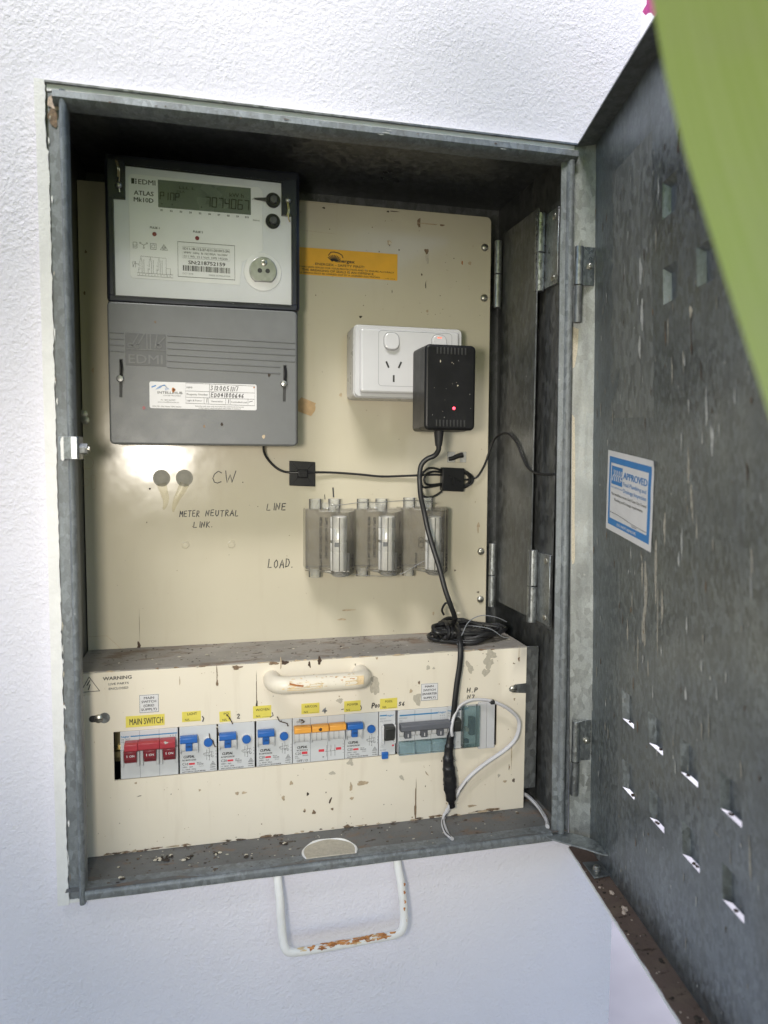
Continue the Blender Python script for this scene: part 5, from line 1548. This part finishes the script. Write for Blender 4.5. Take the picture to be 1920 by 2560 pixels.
# grime: flaked paint, drips, mud spots
b = MB(); k = 0; rg = random.Random(88)
for (x, z, rx, rz, m_, ro) in [(368, 51, 6, 5, "bare_putty", 0), (366, 42, 5, 6, "bare_putty", 0), (363, 33, 4.5, 4, "bare_putty", .6), (345.5, 38.8, 3.2, 6.6, "bare_putty", .5), (244.6, 26, 4.4, 8.6, "bare_putty", 0), (242, 34, 2.6, 3, "bare_putty", 0), (288.8, 9.6, 4.2, 6.2, "bare_putty", 0), (208.5, 14.1, 3.2, 2.6, "bare_putty", 0), (219.4, -50.4, 3, 3.4, "bare_putty", 0), (200.8, -59.8, 3.2, 1.7, "bare_putty", 0), (273, -71.5, 3.4, 1.8, "bare_putty", -.9), (300, 42, 1.8, 2.6, "bare_putty", 0), (306, 41, 1.3, 1.3, "bare_putty", 0),
    (216, -117, 2.4, 2.2, "brown_drip", 0), (288.4, -97, .6, 21, "brown_drip", 0), (288.2, -108, 1.2, 10, "brown_drip", 0), (89.3, 48, .5, 10, "brown_drip", 0), (89.6, 40, 1.1, 3, "brown_drip", 0), (126.5, 30, .35, 20, "soil", 0), (126.6, 16, 1.0, 5, "soil_dark", 0), (107.3, -70.9, 1.8, 1.5, "rust_stain", 0), (114, -71, 2.4, 1.2, "rust_stain", 0), (152.1, -80.4, 1.6, 2.4, "rust_stain", 0), (182.5, -98.3, 1.8, 2.2, "brown_drip", 0), (159.9, -66, 1.7, 1.9, "rust_stain", 0), (176.2, -78.9, 1.1, 1.6, "soil_dark", 0), (199, -88, .9, 3.2, "nest", -.4),
    (290.6, 27, 1.1, 1.8, "brown_drip", 0), (282, 18.6, 1.6, 2, "rust_stain", 0), (400, 51, .3, 8, "rust_stain", 0), (400, 45, 1.0, 2.0, "brown_drip", 0), (396, 2, .9, 1.6, "rust_stain", 0), (380, -80, 1.4, 1.8, "bare_putty", 0), (387, -87, 2.2, 1.2, "rust_stain", 0), (397, -87, 1.6, 2, "soil", 0), (394, -60, .4, 14, "rust_stain", 0), (391.6, -72, .6, 3, "brown_drip", 0), (232, -73, 6, 2.2, "rust_stain", 0), (220, -76, 1.5, 4, "rust_stain", 0), (221, -88, 2.2, 1.4, "rust_stain", 0), (173, -96, 1.3, 1.4, "brown_drip", 0), (201, -97, 1.5, 1.3, "brown_drip", 0), (150, 55, .6, 6, "rust_stain", 0), (246, 55, 1.2, 1.2, "rust_stain", 0), (350, -110, 5, 1.2, "rust_stain", 0), (372, -116, 9, 1.0, "brown_drip", 0), (300, -70, .6, 3, "rust_stain", .6), (316, -58, .6, 1, "soil", 0), (55, 44, .4, 4, "rust_stain", 0), (14, -51, 1.2, 1.0, "rust_stain", 0), (17, -64, 2.4, .35, "soil", .2), (72, -64, 1, 1, "rust_stain", 0),
    (188, 57, 1.4, 3, "nest", .1), (178, 52.5, 1.2, 2.8, "nest", .2)]:
    b.blob(x, z, rx, rz, m_, front(-.14 - k), rg, 18, .33, ro); k += .004
for q in range(150):
    x = rg.uniform(-30, 404); z = rg.uniform(-117, 54)
    if OX0 - 2 < x < OX1 + 2 and OZ0 - 3 < z < 16: continue
    r_ = rg.uniform(.15, .55) * (1.2 if x > 130 else .8)
    b.blob(x, z, r_, r_ * rg.uniform(.7, 1.8), rg.choice(["brown_drip", "rust_stain", "rust_stain", "rust_stain", "soil"]), front(-.14 - k), rg, 9, .35); k += .0008
for q in range(60):                                    # splash line along the foot
    x = rg.uniform(-30, 404); b.blob(x, -118 + rg.uniform(0, 1.6), rg.uniform(1, 6), rg.uniform(.3, 1.1), rg.choice(["brown_drip", "rust_stain", "soil"]), front(-.14 - k), rg, 10, .4); k += .0008
b.build("grime", plate, "stuff")

# ------------------------------------------------------------------ switchgear in the cutout
def cheeks(m, xs_, z0, z1, yo, mat="breaker_white"):
    for (a, c) in xs_: m.box(a, c, yo, .5, z0, z1, mat, .5, 2)
def body(m, x0, x1, y=0.0, z0=-46.3, z1=-.6, mat="breaker"):
    m.box(x0, x1, y, 36, z0, z1, mat, .35, 2)
def half_round(m, x0, x1, zc, r, y, mat):
    pts = [(y + 1.5, zc - r)] + [(y - r * .55 * math.cos(t), zc + r * math.sin(t)) for t in [math.radians(-80 + 16 * k) for k in range(11)]] + [(y + 1.5, zc + r)]
    m.prism(pts, 'x', x0, x1, mat, .2, 1)

def main_switch():
    t = thing("main_switch", "three pole main switch with joined dark red toggles reading ON", "switch", (27, 0, -46), "switches in the panel cutout")
    m = MB(); body(m, .8, 52.6); bd_ = m.build("body", t)
    for x in (18.1, 35.6):
        m = MB(); m.box(x - .16, x + .16, -.06, .3, -46, -1, "ink_grey"); m.build("pole_seam", bd_)
    m = MB(); T = front(-.1)
    m.rect(10, 52, -6.3, -5.2, "hager_blue", T); m.text("hager", 1.6, -6.4, 1.9, "hager_blue", T, w=7.6, bold=.02); m.text("SB 363T", 1.8, -9, 1.5, "ink_grey", T, w=8); m.text("63 A 400/415V~", 1.8, -11.4, 1.5, "ink_grey", T, w=16)
    for q in range(3): m.text("1", 45.6 + q * 2.4, -8.6, 1.6, "ink_grey", T, w=.5); m.text("2", 45.4 + q * 2.4, -11, 1.2, "ink_grey", T, w=.8)
    m.build("lettering", t)
    m = MB()
    for q in range(3):
        x = .9 + q * 17.4
        cheeks(m, ((x + .5, x + 2.9), (x + 14.4, x + 17)), -34, -18.5 + .6, -3.4, "clear_blue" if False else "breaker_grey")
    m.build("toggle_cheek", t)
    for q in range(3):
        x = 4.8 + q * 17.3
        m = MB(); m.prism([(1, -15), (-9, -15.5), (-10.5, -17.5), (-9.6, -24.5), (-8, -25.6), (-6.6, -28.4), (-2, -30.6), (1, -31)], 'x', x, x + 11, "red_dark", .4, 1)
        tg = m.build("toggle", t)
        m = MB(); f_ = lambda u, v: (u, -10.52 + (-17.5 - v) * .12 - .1, v)
        m.rect(x + 2.5, x + 3.1, -22, -19.6, "paper", f_); m.text("ON", x + 4.8, -22, 2.3, "paper", f_, w=4.4, bold=.01); m.build("lettering", tg)
    for (xa, xb_, ln) in ((5.4, 17.3, 0), (17.5, 36.5, .5), (36.7, 50.6, .2)):
        m = MB(); m.prism([(-2, -8.6), (-9, -8.4), (-12.5, -9.6), (-12.6, -15.2), (-10.2, -17), (-2, -17)], 'x', xa, xb_, "red_toggle", .5, 2, fn=lambda c, ln=ln: Vector((c.x, c.y, c.z + ln))); m.build("tie_bar", t)
    m = MB(); m.blob(42.6, -9.6, 1.8, 1.3, "bird_pale", front(-12.9), random.Random(4), 14, .4); m.build("dropping", t, "stuff")
    return t
main_switch()

def rcbo(x0, w, rating, model, label, seed):
    t = thing("residual_breaker", label, "breaker", (x0 + w / 2, 0, -46), "blue lever breakers in the panel cutout")
    m = MB(); body(m, x0, x0 + w); m.build("body", t)
    m = MB(); half_round(m, x0 + 1, x0 + 5.6, -18.4, 6, -.4, "breaker_white"); half_round(m, x0 + 12, x0 + 16.6, -18.4, 6, -.4, "breaker_white")
    m.box(x0 + .7, x0 + 1.5, -4.6, .5, -25.2, -11, "breaker", .3, 1); m.box(x0 + 16.2, x0 + 17.3, -4.6, .5, -25.2, -11, "breaker", .3, 1); m.build("toggle_cheek", t)
    m = MB(); m.prism([(-3, -7.6), (-8, -7.4), (-10.5, -8.4), (-10.7, -12.6), (-8.6, -14), (-3, -14)], 'x', x0 + .8, x0 + 16.6, "blue_toggle", .5, 2); m.box(x0 + 5.7, x0 + 11.9, -6.4, 0, -22.4, -13, "blue_toggle", .6, 2)
    tg = m.build("toggle", t)
    m = MB(); m.text("ON", x0 + 6.6, -18.8, 1.9, "navy", front(-6.5), w=4.2, bold=.01); m.build("lettering", tg)
    m = MB(); m.lathe((x0 + 26.6, .2, -17), (0, -1, 0), [(5.2, 0), (5.2, 1.1), (4.8, 1.6), (4.3, 1.6), (4.3, .6), (0, .6)], "breaker_white", 26); bt = m.build("button_collar", t)
    m = MB(); m.lathe((x0 + 26.6, -.4, -17), (0, -1, 0), [(4.1, 0), (4.1, 2.4), (3.7, 2.9), (0, 3.0)], "blue_toggle", 26); m.build("test_button", t)
    m = MB(); T = front(-.12)
    m.text("CLIPSAL", x0 + 3.6, -31.2, 2.5, "ink", T, w=10, bold=.04, italic=.25); m.text(model, x0 + 2.6, -34.2, 1.6, "ink", T, w=12.4, bold=.03)
    m.text(rating, x0 + 2.4, -38.2, 2.5, "ink", T, w=5.4); m.rect(x0 + 8.4, x0 + 13.9, -38.2, -36.4, "red_mark", T)
    m.text("REG. NO.", x0 + 15.8, -36.9, .9, "ink", T, w=4.2, bold=.03); m.text("AS/NZS 61009", x0 + 15.8, -38.4, .9, "ink", T, w=6, bold=.03); m.ribbon([(x0 + 17.8, -40.4), (x0 + 21.6, -40.4), (x0 + 21.6, -39), (x0 + 17.8, -39)], .22, "ink_soft", T, closed=True)
    m.text("240V~  6kA", x0 + 2.4, -40.8, 1.4, "ink", T, w=9.6); m.text("I n  30mA  50Hz", x0 + 2.2, -43.2, 1.4, "ink", T, w=12.6); m.text("SAFETY SWITCH / CIRCUIT BREAKER", x0 + 2.2, -45.4, 1.2, "ink", T, w=21.6, bold=.02)
    m.ribbon([(x0 + 28.4, -40.2), (x0 + 33, -40.2), (x0 + 30.7, -36.6)], .7, "ink", T, closed=True); m.ribbon([(x0 + 29.9, -39.4), (x0 + 30.6, -38.4), (x0 + 31.5, -39.3)], .5, "ink", T)
    m.text("COMMERCE", x0 + 28, -42.6, .95, "ink", T, w=5, bold=.04); m.text("N12 806", x0 + 28.2, -44.8, .95, "ink", T, w=5, bold=.04)
    for (pl_) in ([(25, -24.6), (25, -34.6)], [(27.6, -24.6), (27.6, -28.2), (26.2, -29.4)], [(27.6, -30), (27.6, -34.6)], [(22.6, -28), (31, -26.8), (31, -29)], [(23, -30.6), (29.4, -30)], [(29.6, -27), (29.6, -31.6), (30.6, -32.4)]): m.ribbon([(x0 + a, c) for a, c in pl_], .3, "ink_soft", T)
    for (a, c, r_) in ((22.8, -28.8, .8), (30.4, -31.4, 1.0), (27.4, -31, .7)): m.ribbon(circ(x0 + a, c, r_, 10), .28, "ink_soft", T, closed=True)
    for z in (-24, -35.4): m.text("N", x0 + 27, z, 1, "ink", T, w=.9)
    for z in (-27, -30, -33): m.text("1", x0 + 33.4, z, 1.1, "ink_soft", T, w=.4)
    m.build("lettering", t)
    return t
rcbo(54.0, 34.4, "C16", "RCBM216/30", "blue lever breaker marked C16 below the LIGHT label", 1)
rcbo(90.0, 34.4, "C20", "RCBM220/30", "blue lever breaker below the torn PO label", 2)
rcbo(126.2, 34.6, "C20", "RCBM220/30", "blue lever breaker below the W/OVEN label, webs on top", 3)
rcbo(213.8, 34.2, "C20", "RCBM220/30", "blue lever breaker below the POWER label, right of the orange bar", 4)
# insect mud and web on the breakers: one small nest each
rg = random.Random(44)
def nest(label, pts, r_):
    m = MB()
    for p in pts: m.ball(p, r_ * rg.uniform(.6, 1.3), r_ * .6, r_ * rg.uniform(.6, 1.6), rg.choice(["nest", "soil", "bare_putty"]), 9, 6, .3, rg)
    m.tube([(p[0] + rg.uniform(-.6, .6), p[1] - .6, p[2]) for p in pts], .45, "nest", 6, sub=3)
    tag(m.build("insect_nest"), label, "nest", "insect nests on the breakers")
nest("crooked brown web strand hanging beside the C16 breaker's button", [(81.6, -1, -9), (82.4, -1.6, -13), (84.4, -1.6, -15.5), (86, -1.5, -18.5), (87.6, -1.2, -22)], .5)
nest("brown mud nest in the seam between the first two blue lever breakers", [(89, -1.2, -3), (89.4, -1.4, -6.5), (90.4, -2, -10.4), (91.4, -3, -12.6)], .8)
nest("brown web tangle hanging above the W/OVEN breaker", [(146.4, -.8, 2.4), (148, -1.2, -.6), (150, -1.6, -2), (152.4, -1.4, -3), (156, -1, -4.6), (156.6, -1, -7)], .6)
nest("brown insect nest hanging over the torn PO label", [(98.4, -1, 8), (100.6, -1.4, 5), (102.6, -1.4, 1.6), (103.4, -1, -.4)], .9)
nest("dark mud nest around the ON mark of the orange bar breaker", [(168, -1, -2), (170.6, -1.4, -2.4), (171.6, -1.4, -4.4), (169.6, -1.2, -5.2)], .7)

def three_pole():
    t = thing("three_pole_breaker", "white three pole breaker with a long orange bar below the AIR/CON label", "breaker", (187, 0, -46), "switches in the panel cutout")
    m = MB(); body(m, 161.4, 213.4); bd_ = m.build("body", t)
    for x in (178.9, 196.2):
        m = MB(); m.box(x - .2, x + .2, -.08, .3, -46, -1, "ink_grey"); m.build("pole_seam", bd_)
    for q in range(3):
        x = 161.6 + q * 17.3
        m = MB(); half_round(m, x + .8, x + 16.2, -18.6, 6.2, -.4, "breaker_white"); m.box(x + .1, x + 1.2, -4.8, .4, -25, -12, "breaker", .3, 1); m.box(x + 15.8, x + 16.9, -4.8, .4, -25, -12, "breaker", .3, 1)
        for u in (5.6, 10.6): m.box(x + u, x + u + .25, -4.2, -3, -23, -14, "ink_grey")
        m.build("toggle_cheek", t)
        m = MB(); m.prism([(-2, -7), (-8, -6.9), (-10.4, -7.8), (-10.4, -12.2), (-8, -13.8), (-2, -13.8)], 'x', x + .5, x + 16.9, "orange_toggle", .4, 2); m.build("orange_bar", t)
    m = MB(); T = front(-.12)
    m.text("ON / I", 165.4, -5.6, 2.3, "ink", T, w=8); m.text("CLIPSAL", 165.8, -31.4, 2.4, "ink", T, w=10, bold=.04, italic=.25); m.text("4CB320/6", 165.2, -34.2, 1.7, "ink", T, w=11.4)
    m.text("C20", 164, -37.8, 2.5, "ink", T, w=5.6); m.rect(170.4, 176, -37.6, -35, "red_mark", T); m.text("6kA", 163.8, -40, 1.1, "ink", T, w=2.6, bold=.02); m.text("AS/NZS", 171, -39.4, 1.0, "ink", T, w=6, bold=.02); m.text("415V~", 163.8, -41.8, 1.2, "ink", T, w=5); m.text("OFF / O", 165.4, -45.2, 2.5, "ink", T, w=11)
    m.rect(187.2, 192.8, -36.8, -34.2, "red_mark", T); m.rect(204.6, 210, -36.2, -33.6, "red_mark", T)
    for x in (195.4, 199.6, 203.6): m.ribbon([(x, -30.6), (x, -35)], .3, "ink_soft", T); m.ribbon([(x - .8, -35), (x, -37.4), (x, -42)], .3, "ink_soft", T); m.text("x", x, -35.4, .9, "ink", T, align='c')
    m.ribbon([(193.6, -36.8), (204.6, -36.6)], .25, "ink_soft", T); m.rect(191, 192.6, -42.6, -41.8, "ink_soft", T)
    for z in (-31, -34, -37, -40): m.text("1", 211.8, z, 1.1, "ink_soft", T, w=.4)
    m.build("lettering", t)
    m = MB(); m.ball((187.6, -10.4, -9.8), 1.7, .7, 1.7, "nest", 10, 6, .2, rg); m.build("mud_spot", t)
three_pole()

def isolator():
    t = thing("isolating_switch", "single pole switch with black lever and small blue tag below POOL", "switch", (257.5, 0, -46), "switches in the panel cutout")
    m = MB(); body(m, 248.8, 266); m.build("body", t)
    m = MB(); m.box(251.2, 253.2, -5, .4, -33, -14, "breaker_white", .6, 2); m.box(263.6, 265.6, -5, .4, -33, -14, "breaker_white", .6, 2); m.build("toggle_cheek", t)
    m = MB(); m.prism([(0, -13.6), (-8.6, -14), (-10.6, -15.4), (-9.6, -18), (-8.2, -26), (-6, -29.2), (0, -30.2)], 'x', 253.6, 263.4, "black_toggle", .6, 2); m.build("lever", t)
    m = MB(); T = front(-.12)
    m.rect(249.6, 256.6, -5.4, -4.2, "hager_blue", T); m.text("hager", 256.4, -5.8, 2.0, "hager_blue", T, w=8, bold=.01); m.text("SH363T", 250, -8.6, 1.3, "ink_grey", T, w=6); m.text("63A 400/415V~", 250, -11, 1.1, "ink_grey", T, w=12.4)
    m.rect(262.6, 264.6, -37.6, -35.8, "red_mark", T); m.ribbon([(250.6, -37.6), (253.4, -37.6), (252, -35.2)], .4, "ink_grey", T, closed=True); m.text("N12806", 250.4, -41.2, 1.0, "ink_grey", T, w=6); m.build("lettering", t)
    m = MB(); m.box(251.6, 258.2, -2.6, .4, -49.4, -42.6, "blue_toggle", .6, 2); m.build("tag", t)
isolator()

def inverter_switch():
    t = thing("inverter_switch", "three pole switch with long grey bar and pale blue clear terminal cover", "switch", (295, 0, -46), "switches in the panel cutout")
    m = MB(); body(m, 268.6, 321, -1); bd_ = m.build("body", t)
    for x in (286.2, 303.6):
        m = MB(); m.box(x - .18, x + .18, -1.08, -.6, -46, -1.4, "ink_grey"); m.build("pole_seam", bd_)
    m = MB()
    for q in range(3):
        x = 269 + q * 17.4
        half_round(m, x + .6, x + 4.8, -23, 5, -1.4, "breaker_white"); half_round(m, x + 11.8, x + 16.6, -23, 5, -1.4, "breaker_white")
    m.build("toggle_cheek", t)
    for q in range(3):
        x = 274.2 + q * 17.4
        m = MB(); m.box(x, x + 6.6, -7, 0, -28.4, -17, "grey_toggle", .6, 2); tg = m.build("toggle", t)
        m = MB(); m.rect(x + 3, x + 3.9, -27, -23.4, "paper", front(-7.1)); m.build("on_mark", tg)
    m = MB(); m.prism([(-4, -12), (-12, -11.6), (-14.6, -12.6), (-14.6, -17.6), (-12, -19.2), (-4, -19.2)], 'x', 268.6, 321.4, "grey_toggle", .5, 2); m.build("tie_bar", t)
    m = MB(); T = front(-1.14); m.rect(270, 311, -6.6, -5.2, "hager_blue", T); m.text("hager", 311.4, -6.4, 2.0, "hager_blue", T, w=8.4, bold=.01); m.text("MSN363", 270, -9.4, 1.4, "ink_grey", T, w=8)
    for q in range(3): m.text("1", 313.4 + 2 * q, -9.8, 1.5, "ink_grey", T, w=.5); m.text("x", 313.2 + 2 * q, -12, 1, "ink_grey", T, w=.9)
    for q in range(3): m.text("63A", 270, -11.4 - q * 1.5, .9, "ink_grey", T, w=3)
    m.build("lettering", t)
    for q in range(3):
        x = 268.8 + q * 17.4
        m = MB(); m.prism([(-1.2, -32.4), (-3.4, -33.4), (-5, -36), (-5.2, -46.4), (-1.2, -46.6)], 'x', x + .1, x + 17.2, "clear_blue", .4, 1); m.build("terminal_shield", t)
inverter_switch()

def small_breaker():
    t = thing("single_breaker", "single breaker with black lever half hidden behind the taped cord", "breaker", (329, 0, -46), "switches in the panel cutout")
    m = MB(); body(m, 321.4, 337); m.build("body", t)
    m = MB(); half_round(m, 333.6, 336.6, -19.5, 6, -.4, "breaker_white"); half_round(m, 321.8, 324.6, -19.5, 6, -.4, "breaker_white"); m.build("toggle_cheek", t)
    m = MB(); m.prism([(-2, -11.8), (-9, -11.6), (-12, -12.6), (-11.4, -18.4), (-9.6, -24.4), (-2, -25)], 'x', 324.8, 333.2, "black_toggle", .5, 2); tg = m.build("lever", t)
    m = MB(); m.text("ON", 329.2, -22, 2, "paper", lambda u, v: (u, -10.9 + (-18.4 - v) * .3, v), w=3.8); m.build("lettering", tg)
    m = MB(); T = front(-.12); m.text("hager", 322, -5.8, 2.0, "hager_blue", T, w=6.6, bold=.01); m.rect(331, 336.4, -5.2, -4.2, "ink_soft", T); m.text("MC 106", 322.2, -8.4, 1.4, "ink_grey", T, w=6); m.text("C 6", 322.2, -11, 1.5, "ink_grey", T, w=4); m.rect(332, 335.6, -12, -7.6, "ink_grey", T); m.text("+", 333, -40, 1.6, "ink", T, w=1.2); m.build("lettering", t)
small_breaker()

def teal_unit():
    t = thing("covered_module", "narrow module behind a smoky teal see-through flap", "module", (345.5, 0, -46), "switches in the panel cutout")
    m = MB(); body(m, 337.4, 354, 2); m.build("body", t)
    m = MB(); m.box(345, 351, -4, 2.4, -32, -13, "grey_toggle", .8, 2); m.box(341, 344.4, -3, 2.4, -28, -24, "debris_pale", .6, 2); m.box(340, 345, -2, 2.4, -41, -37, "grey_toggle", .4, 1); m.build("lever", t)
    m = MB(); m.text("hager", 339, -5.6, 2, "hager_blue", front(1.9), w=7, bold=.01); m.build("lettering", t)
    m = MB(); m.box(336.6, 354.6, -8.2, -7.2, -43, .8, "clear_teal", .3, 1); m.box(336.6, 337.4, -7.2, 0, -43, .8, "clear_teal"); m.box(336.6, 354.6, -7.2, 0, -43.2, -42.4, "clear_teal"); m.build("flap", t)
teal_unit()
for (xa, xb_, label) in ((355, 363.6, "white blanking strip right of the teal flap"), (363.9, 372.6, "white blanking strip at the far right end of the cutout")):
    m = MB(); m.box(xa, xb_, -3.8, 12, -47.4, 2, "socket_white", .4, 2); m.box(xa + 4, xb_ - 4.2, -4.0, -3.7, -47, 1.6, "ink_grey") if False else None
    o = m.build("blanking_strip"); tag(o, label, "blank", "blanking strips")

# ------------------------------------------------------------------ loose dirt lying on the floor and the ledge
rg = random.Random(5)
b = MB()
for q in range(300):
    x, y = rg.uniform(-22, 415), -2 - 48 * rg.random() ** 1.4
    if x > 200 and rg.random() < .5: continue
    sz = rg.uniform(.2, .75) * (1.8 if rg.random() < .06 else 1)
    m_ = rg.choice(["soil", "soil_dark", "soil", "husk" if rg.random() < .25 else "soil", "bare_putty"])
    if m_ == "husk": sz *= .75
    b.ball((x, y, FLOOR + sz * .45), sz * rg.uniform(1, 2.2), sz * rg.uniform(.8, 1.4), sz * .6, m_, 8, 5, .22, rg)
for (x, y) in ((5, -44), (33, -22), (40, -20), (44, -16), (37, -18), (60, -25), (62, -22), (88, -20), (115, -30), (150, -18)):
    for q in range(3): b.ball((x + rg.uniform(-3, 3), y + rg.uniform(-3, 3), FLOOR + 1), rg.uniform(1, 2.6), rg.uniform(1, 1.8), .9, rg.choice(["soil_dark", "husk", "soil_dark"]), 9, 6, .2, rg)
b.build("floor_debris", None, "stuff")
bpy.data.objects["floor_debris"]["label"] = "crumbs of soil, husks and droppings scattered over the box floor"; bpy.data.objects["floor_debris"]["category"] = "debris"
b = MB()
for q in range(200):
    x, y = rg.uniform(-30, 405), 2 + 73 * rg.random() ** .8
    sz = rg.uniform(.2, .65) * (1.8 if rg.random() < .05 else 1)
    b.ball((x, y, PT + .3 + sz * .4), sz * rg.uniform(1, 2.6), sz * rg.uniform(.8, 1.4), sz * .55, rg.choice(["soil", "soil_dark", "soil", "bare_putty", "husk" if rg.random() < .3 else "soil"]), 8, 5, .22, rg)
b.build("ledge_debris", None, "stuff")
bpy.data.objects["ledge_debris"]["label"] = "dark droppings and crumbs lying on the switch panel's top ledge"; bpy.data.objects["ledge_debris"]["category"] = "debris"

# ------------------------------------------------------------------ plant: one broad leaf hangs close to the lens, the unseen rest is added to shade the wall
def strap(pts, normals, widths, name, parent, mat="leaf", fold=.10, n=14):
    """pts: centre line, normals: sideways directions"""
    K = len(pts); vs = []; fs = []; uv = []
    for i in range(K):
        c, sd = Vector(pts[i]), Vector(normals[i]).normalized()
        d = (Vector(pts[min(K - 1, i + 1)]) - Vector(pts[max(0, i - 1)])).normalized()
        up = d.cross(sd).normalized()
        for j in range(n + 1):
            t = -1 + 2 * j / n
            p = c + sd * (t * widths[i]) + up * (fold * widths[i] * t * t + .6 * math.sin(i * .9 + t * 3))
            vs.append(tuple(p)); uv.append((j / n, i / K))
    for i in range(K - 1):
        for j in range(n): fs.append((i * (n + 1) + j, i * (n + 1) + j + 1, (i + 1) * (n + 1) + j + 1, (i + 1) * (n + 1) + j))
    m = MB(); m.add(vs, fs, mat); o = m.build(name, parent)
    lay = o.data.uv_layers.new(name="UVMap")
    for lp in o.data.loops: lay.data[lp.index].uv = uv[lp.vertex_index]
    return o
plant = thing("strap_leaf_plant", "broad pale green leaf hanging close in front of the door", "plant", (330, -470, -400))
edge = [(233, -475, 505), (231.6, -481, 456), (226, -492, 414), (221.7, -483.6, 402.5), (222.1, -484.6, 394.5), (224.9, -486.8, 374.9), (229.8, -489.7, 351.5), (235.4, -492.8, 329.3), (242.1, -496.4, 304.5), (249.5, -500.2, 279.7), (257, -503.9, 255.6), (265, -507.7, 231.4), (274, -512, 204), (286, -517, 170), (300, -522, 120)]
side = Vector((.93, -.20, .28))
cen, nrm, wid = [], [], []
for i, e in enumerate(edge[3:]):
    w2 = 36 + i * 1.2
    cen.append(tuple(Vector(e) + side.normalized() * (w2 - max(0, 3.2 - .7 * i)))); nrm.append(side); wid.append(w2)
up_ = [(tuple(Vector(cen[0]) + Vector((-4, 6, 24 * k))), 36 - 3 * k) for k in range(6, 0, -1)]
cen = [u[0] for u in up_] + cen; wid = [u[1] for u in up_] + wid; nrm = [side] * len(up_) + nrm
strap(cen, nrm, wid, "leaf", plant)
b = MB(); b.tube([(335, -520, 120), (345, -500, 0), (340, -480, -200), (330, -470, -400)], lambda t: 9 + 8 * t, "leaf", 12); b.build("stem", plant)
# unseen leaves added behind and above the viewer to keep sun off the wall
rg = random.Random(101)
for k in range(64):
    x0 = rg.uniform(-760, 420); y0 = rg.uniform(-1050, -800)
    if 30 < x0 < 150: continue
    top = SHADE_LEAF_TOP + rg.uniform(-170, 60); L_ = rg.uniform(720, 1150)
    lean = rg.uniform(-.25, .25)
    sd = Vector((math.cos(lean), math.sin(lean) * .6, rg.uniform(-.2, .2)))
    w0 = rg.uniform(38, 62)
    cen, nrm, wid = [], [], []
    for i in range(9):
        t = i / 8
        cen.append((x0 + 60 * lean * t + 40 * math.sin(t * 2 + k), y0 + 90 * t * t, top - L_ * t)); nrm.append(sd); wid.append(w0 * (.25 + 1.2 * math.sin(PI * min(1, .12 + t * .6))))
    strap(cen, nrm, wid, "leaf", plant, n=4)
for (px, py, pz, ln, wd, ang) in ((235, -330, 1010, 230, 18, .45), (-330, -420, 1190, 300, 24, -.3)):  # two more unseen leaves, added overhead to dapple the top of the wall
    d = Vector((math.cos(ang), -.25, math.sin(ang)))
    sd = d.cross(to_sun)                               # broad side to the light
    cen = [tuple(Vector((px, py, pz)) + d * (ln * (i / 8 - .5)) + Vector((0, 0, -40 * (i / 8 - .5) ** 2))) for i in range(9)]
    strap(cen, [sd] * 9, [wd * (.25 + .9 * math.sin(PI * (.08 + .84 * i / 8))) for i in range(9)], "leaf", plant, n=6)
# pink bract peeping round the door's top edge
pf = thing("pink_flower", "bright pink petal peeping above the open door's top edge", "flower", (452, -120, 632))
b = MB()
b.add([(449.3, -120, 652), (448.8, -121, 641), (446, -122, 637), (444.4, -122, 633.7), (447.8, -122, 631.2), (451.0, -120, 634.6), (455.0, -118, 636.9), (458.4, -118, 634.4), (458.6, -119, 630.6), (466, -116, 632), (470, -114, 640), (466, -116, 652)], [(0, 1, 5), (1, 2, 5), (2, 3, 4, 5), (0, 5, 6), (0, 6, 11), (6, 7, 9, 10, 11), (7, 8, 9)], "pink_petal"); b.build("petal", pf)
b = MB(); b.tube([(456, -117, 640), (462, -112, 660), (470, -105, 690)], 1, "leaf", 8); b.build("stalk", pf)

for o in bpy.data.objects:
    if "_o" in o: del o["_o"]
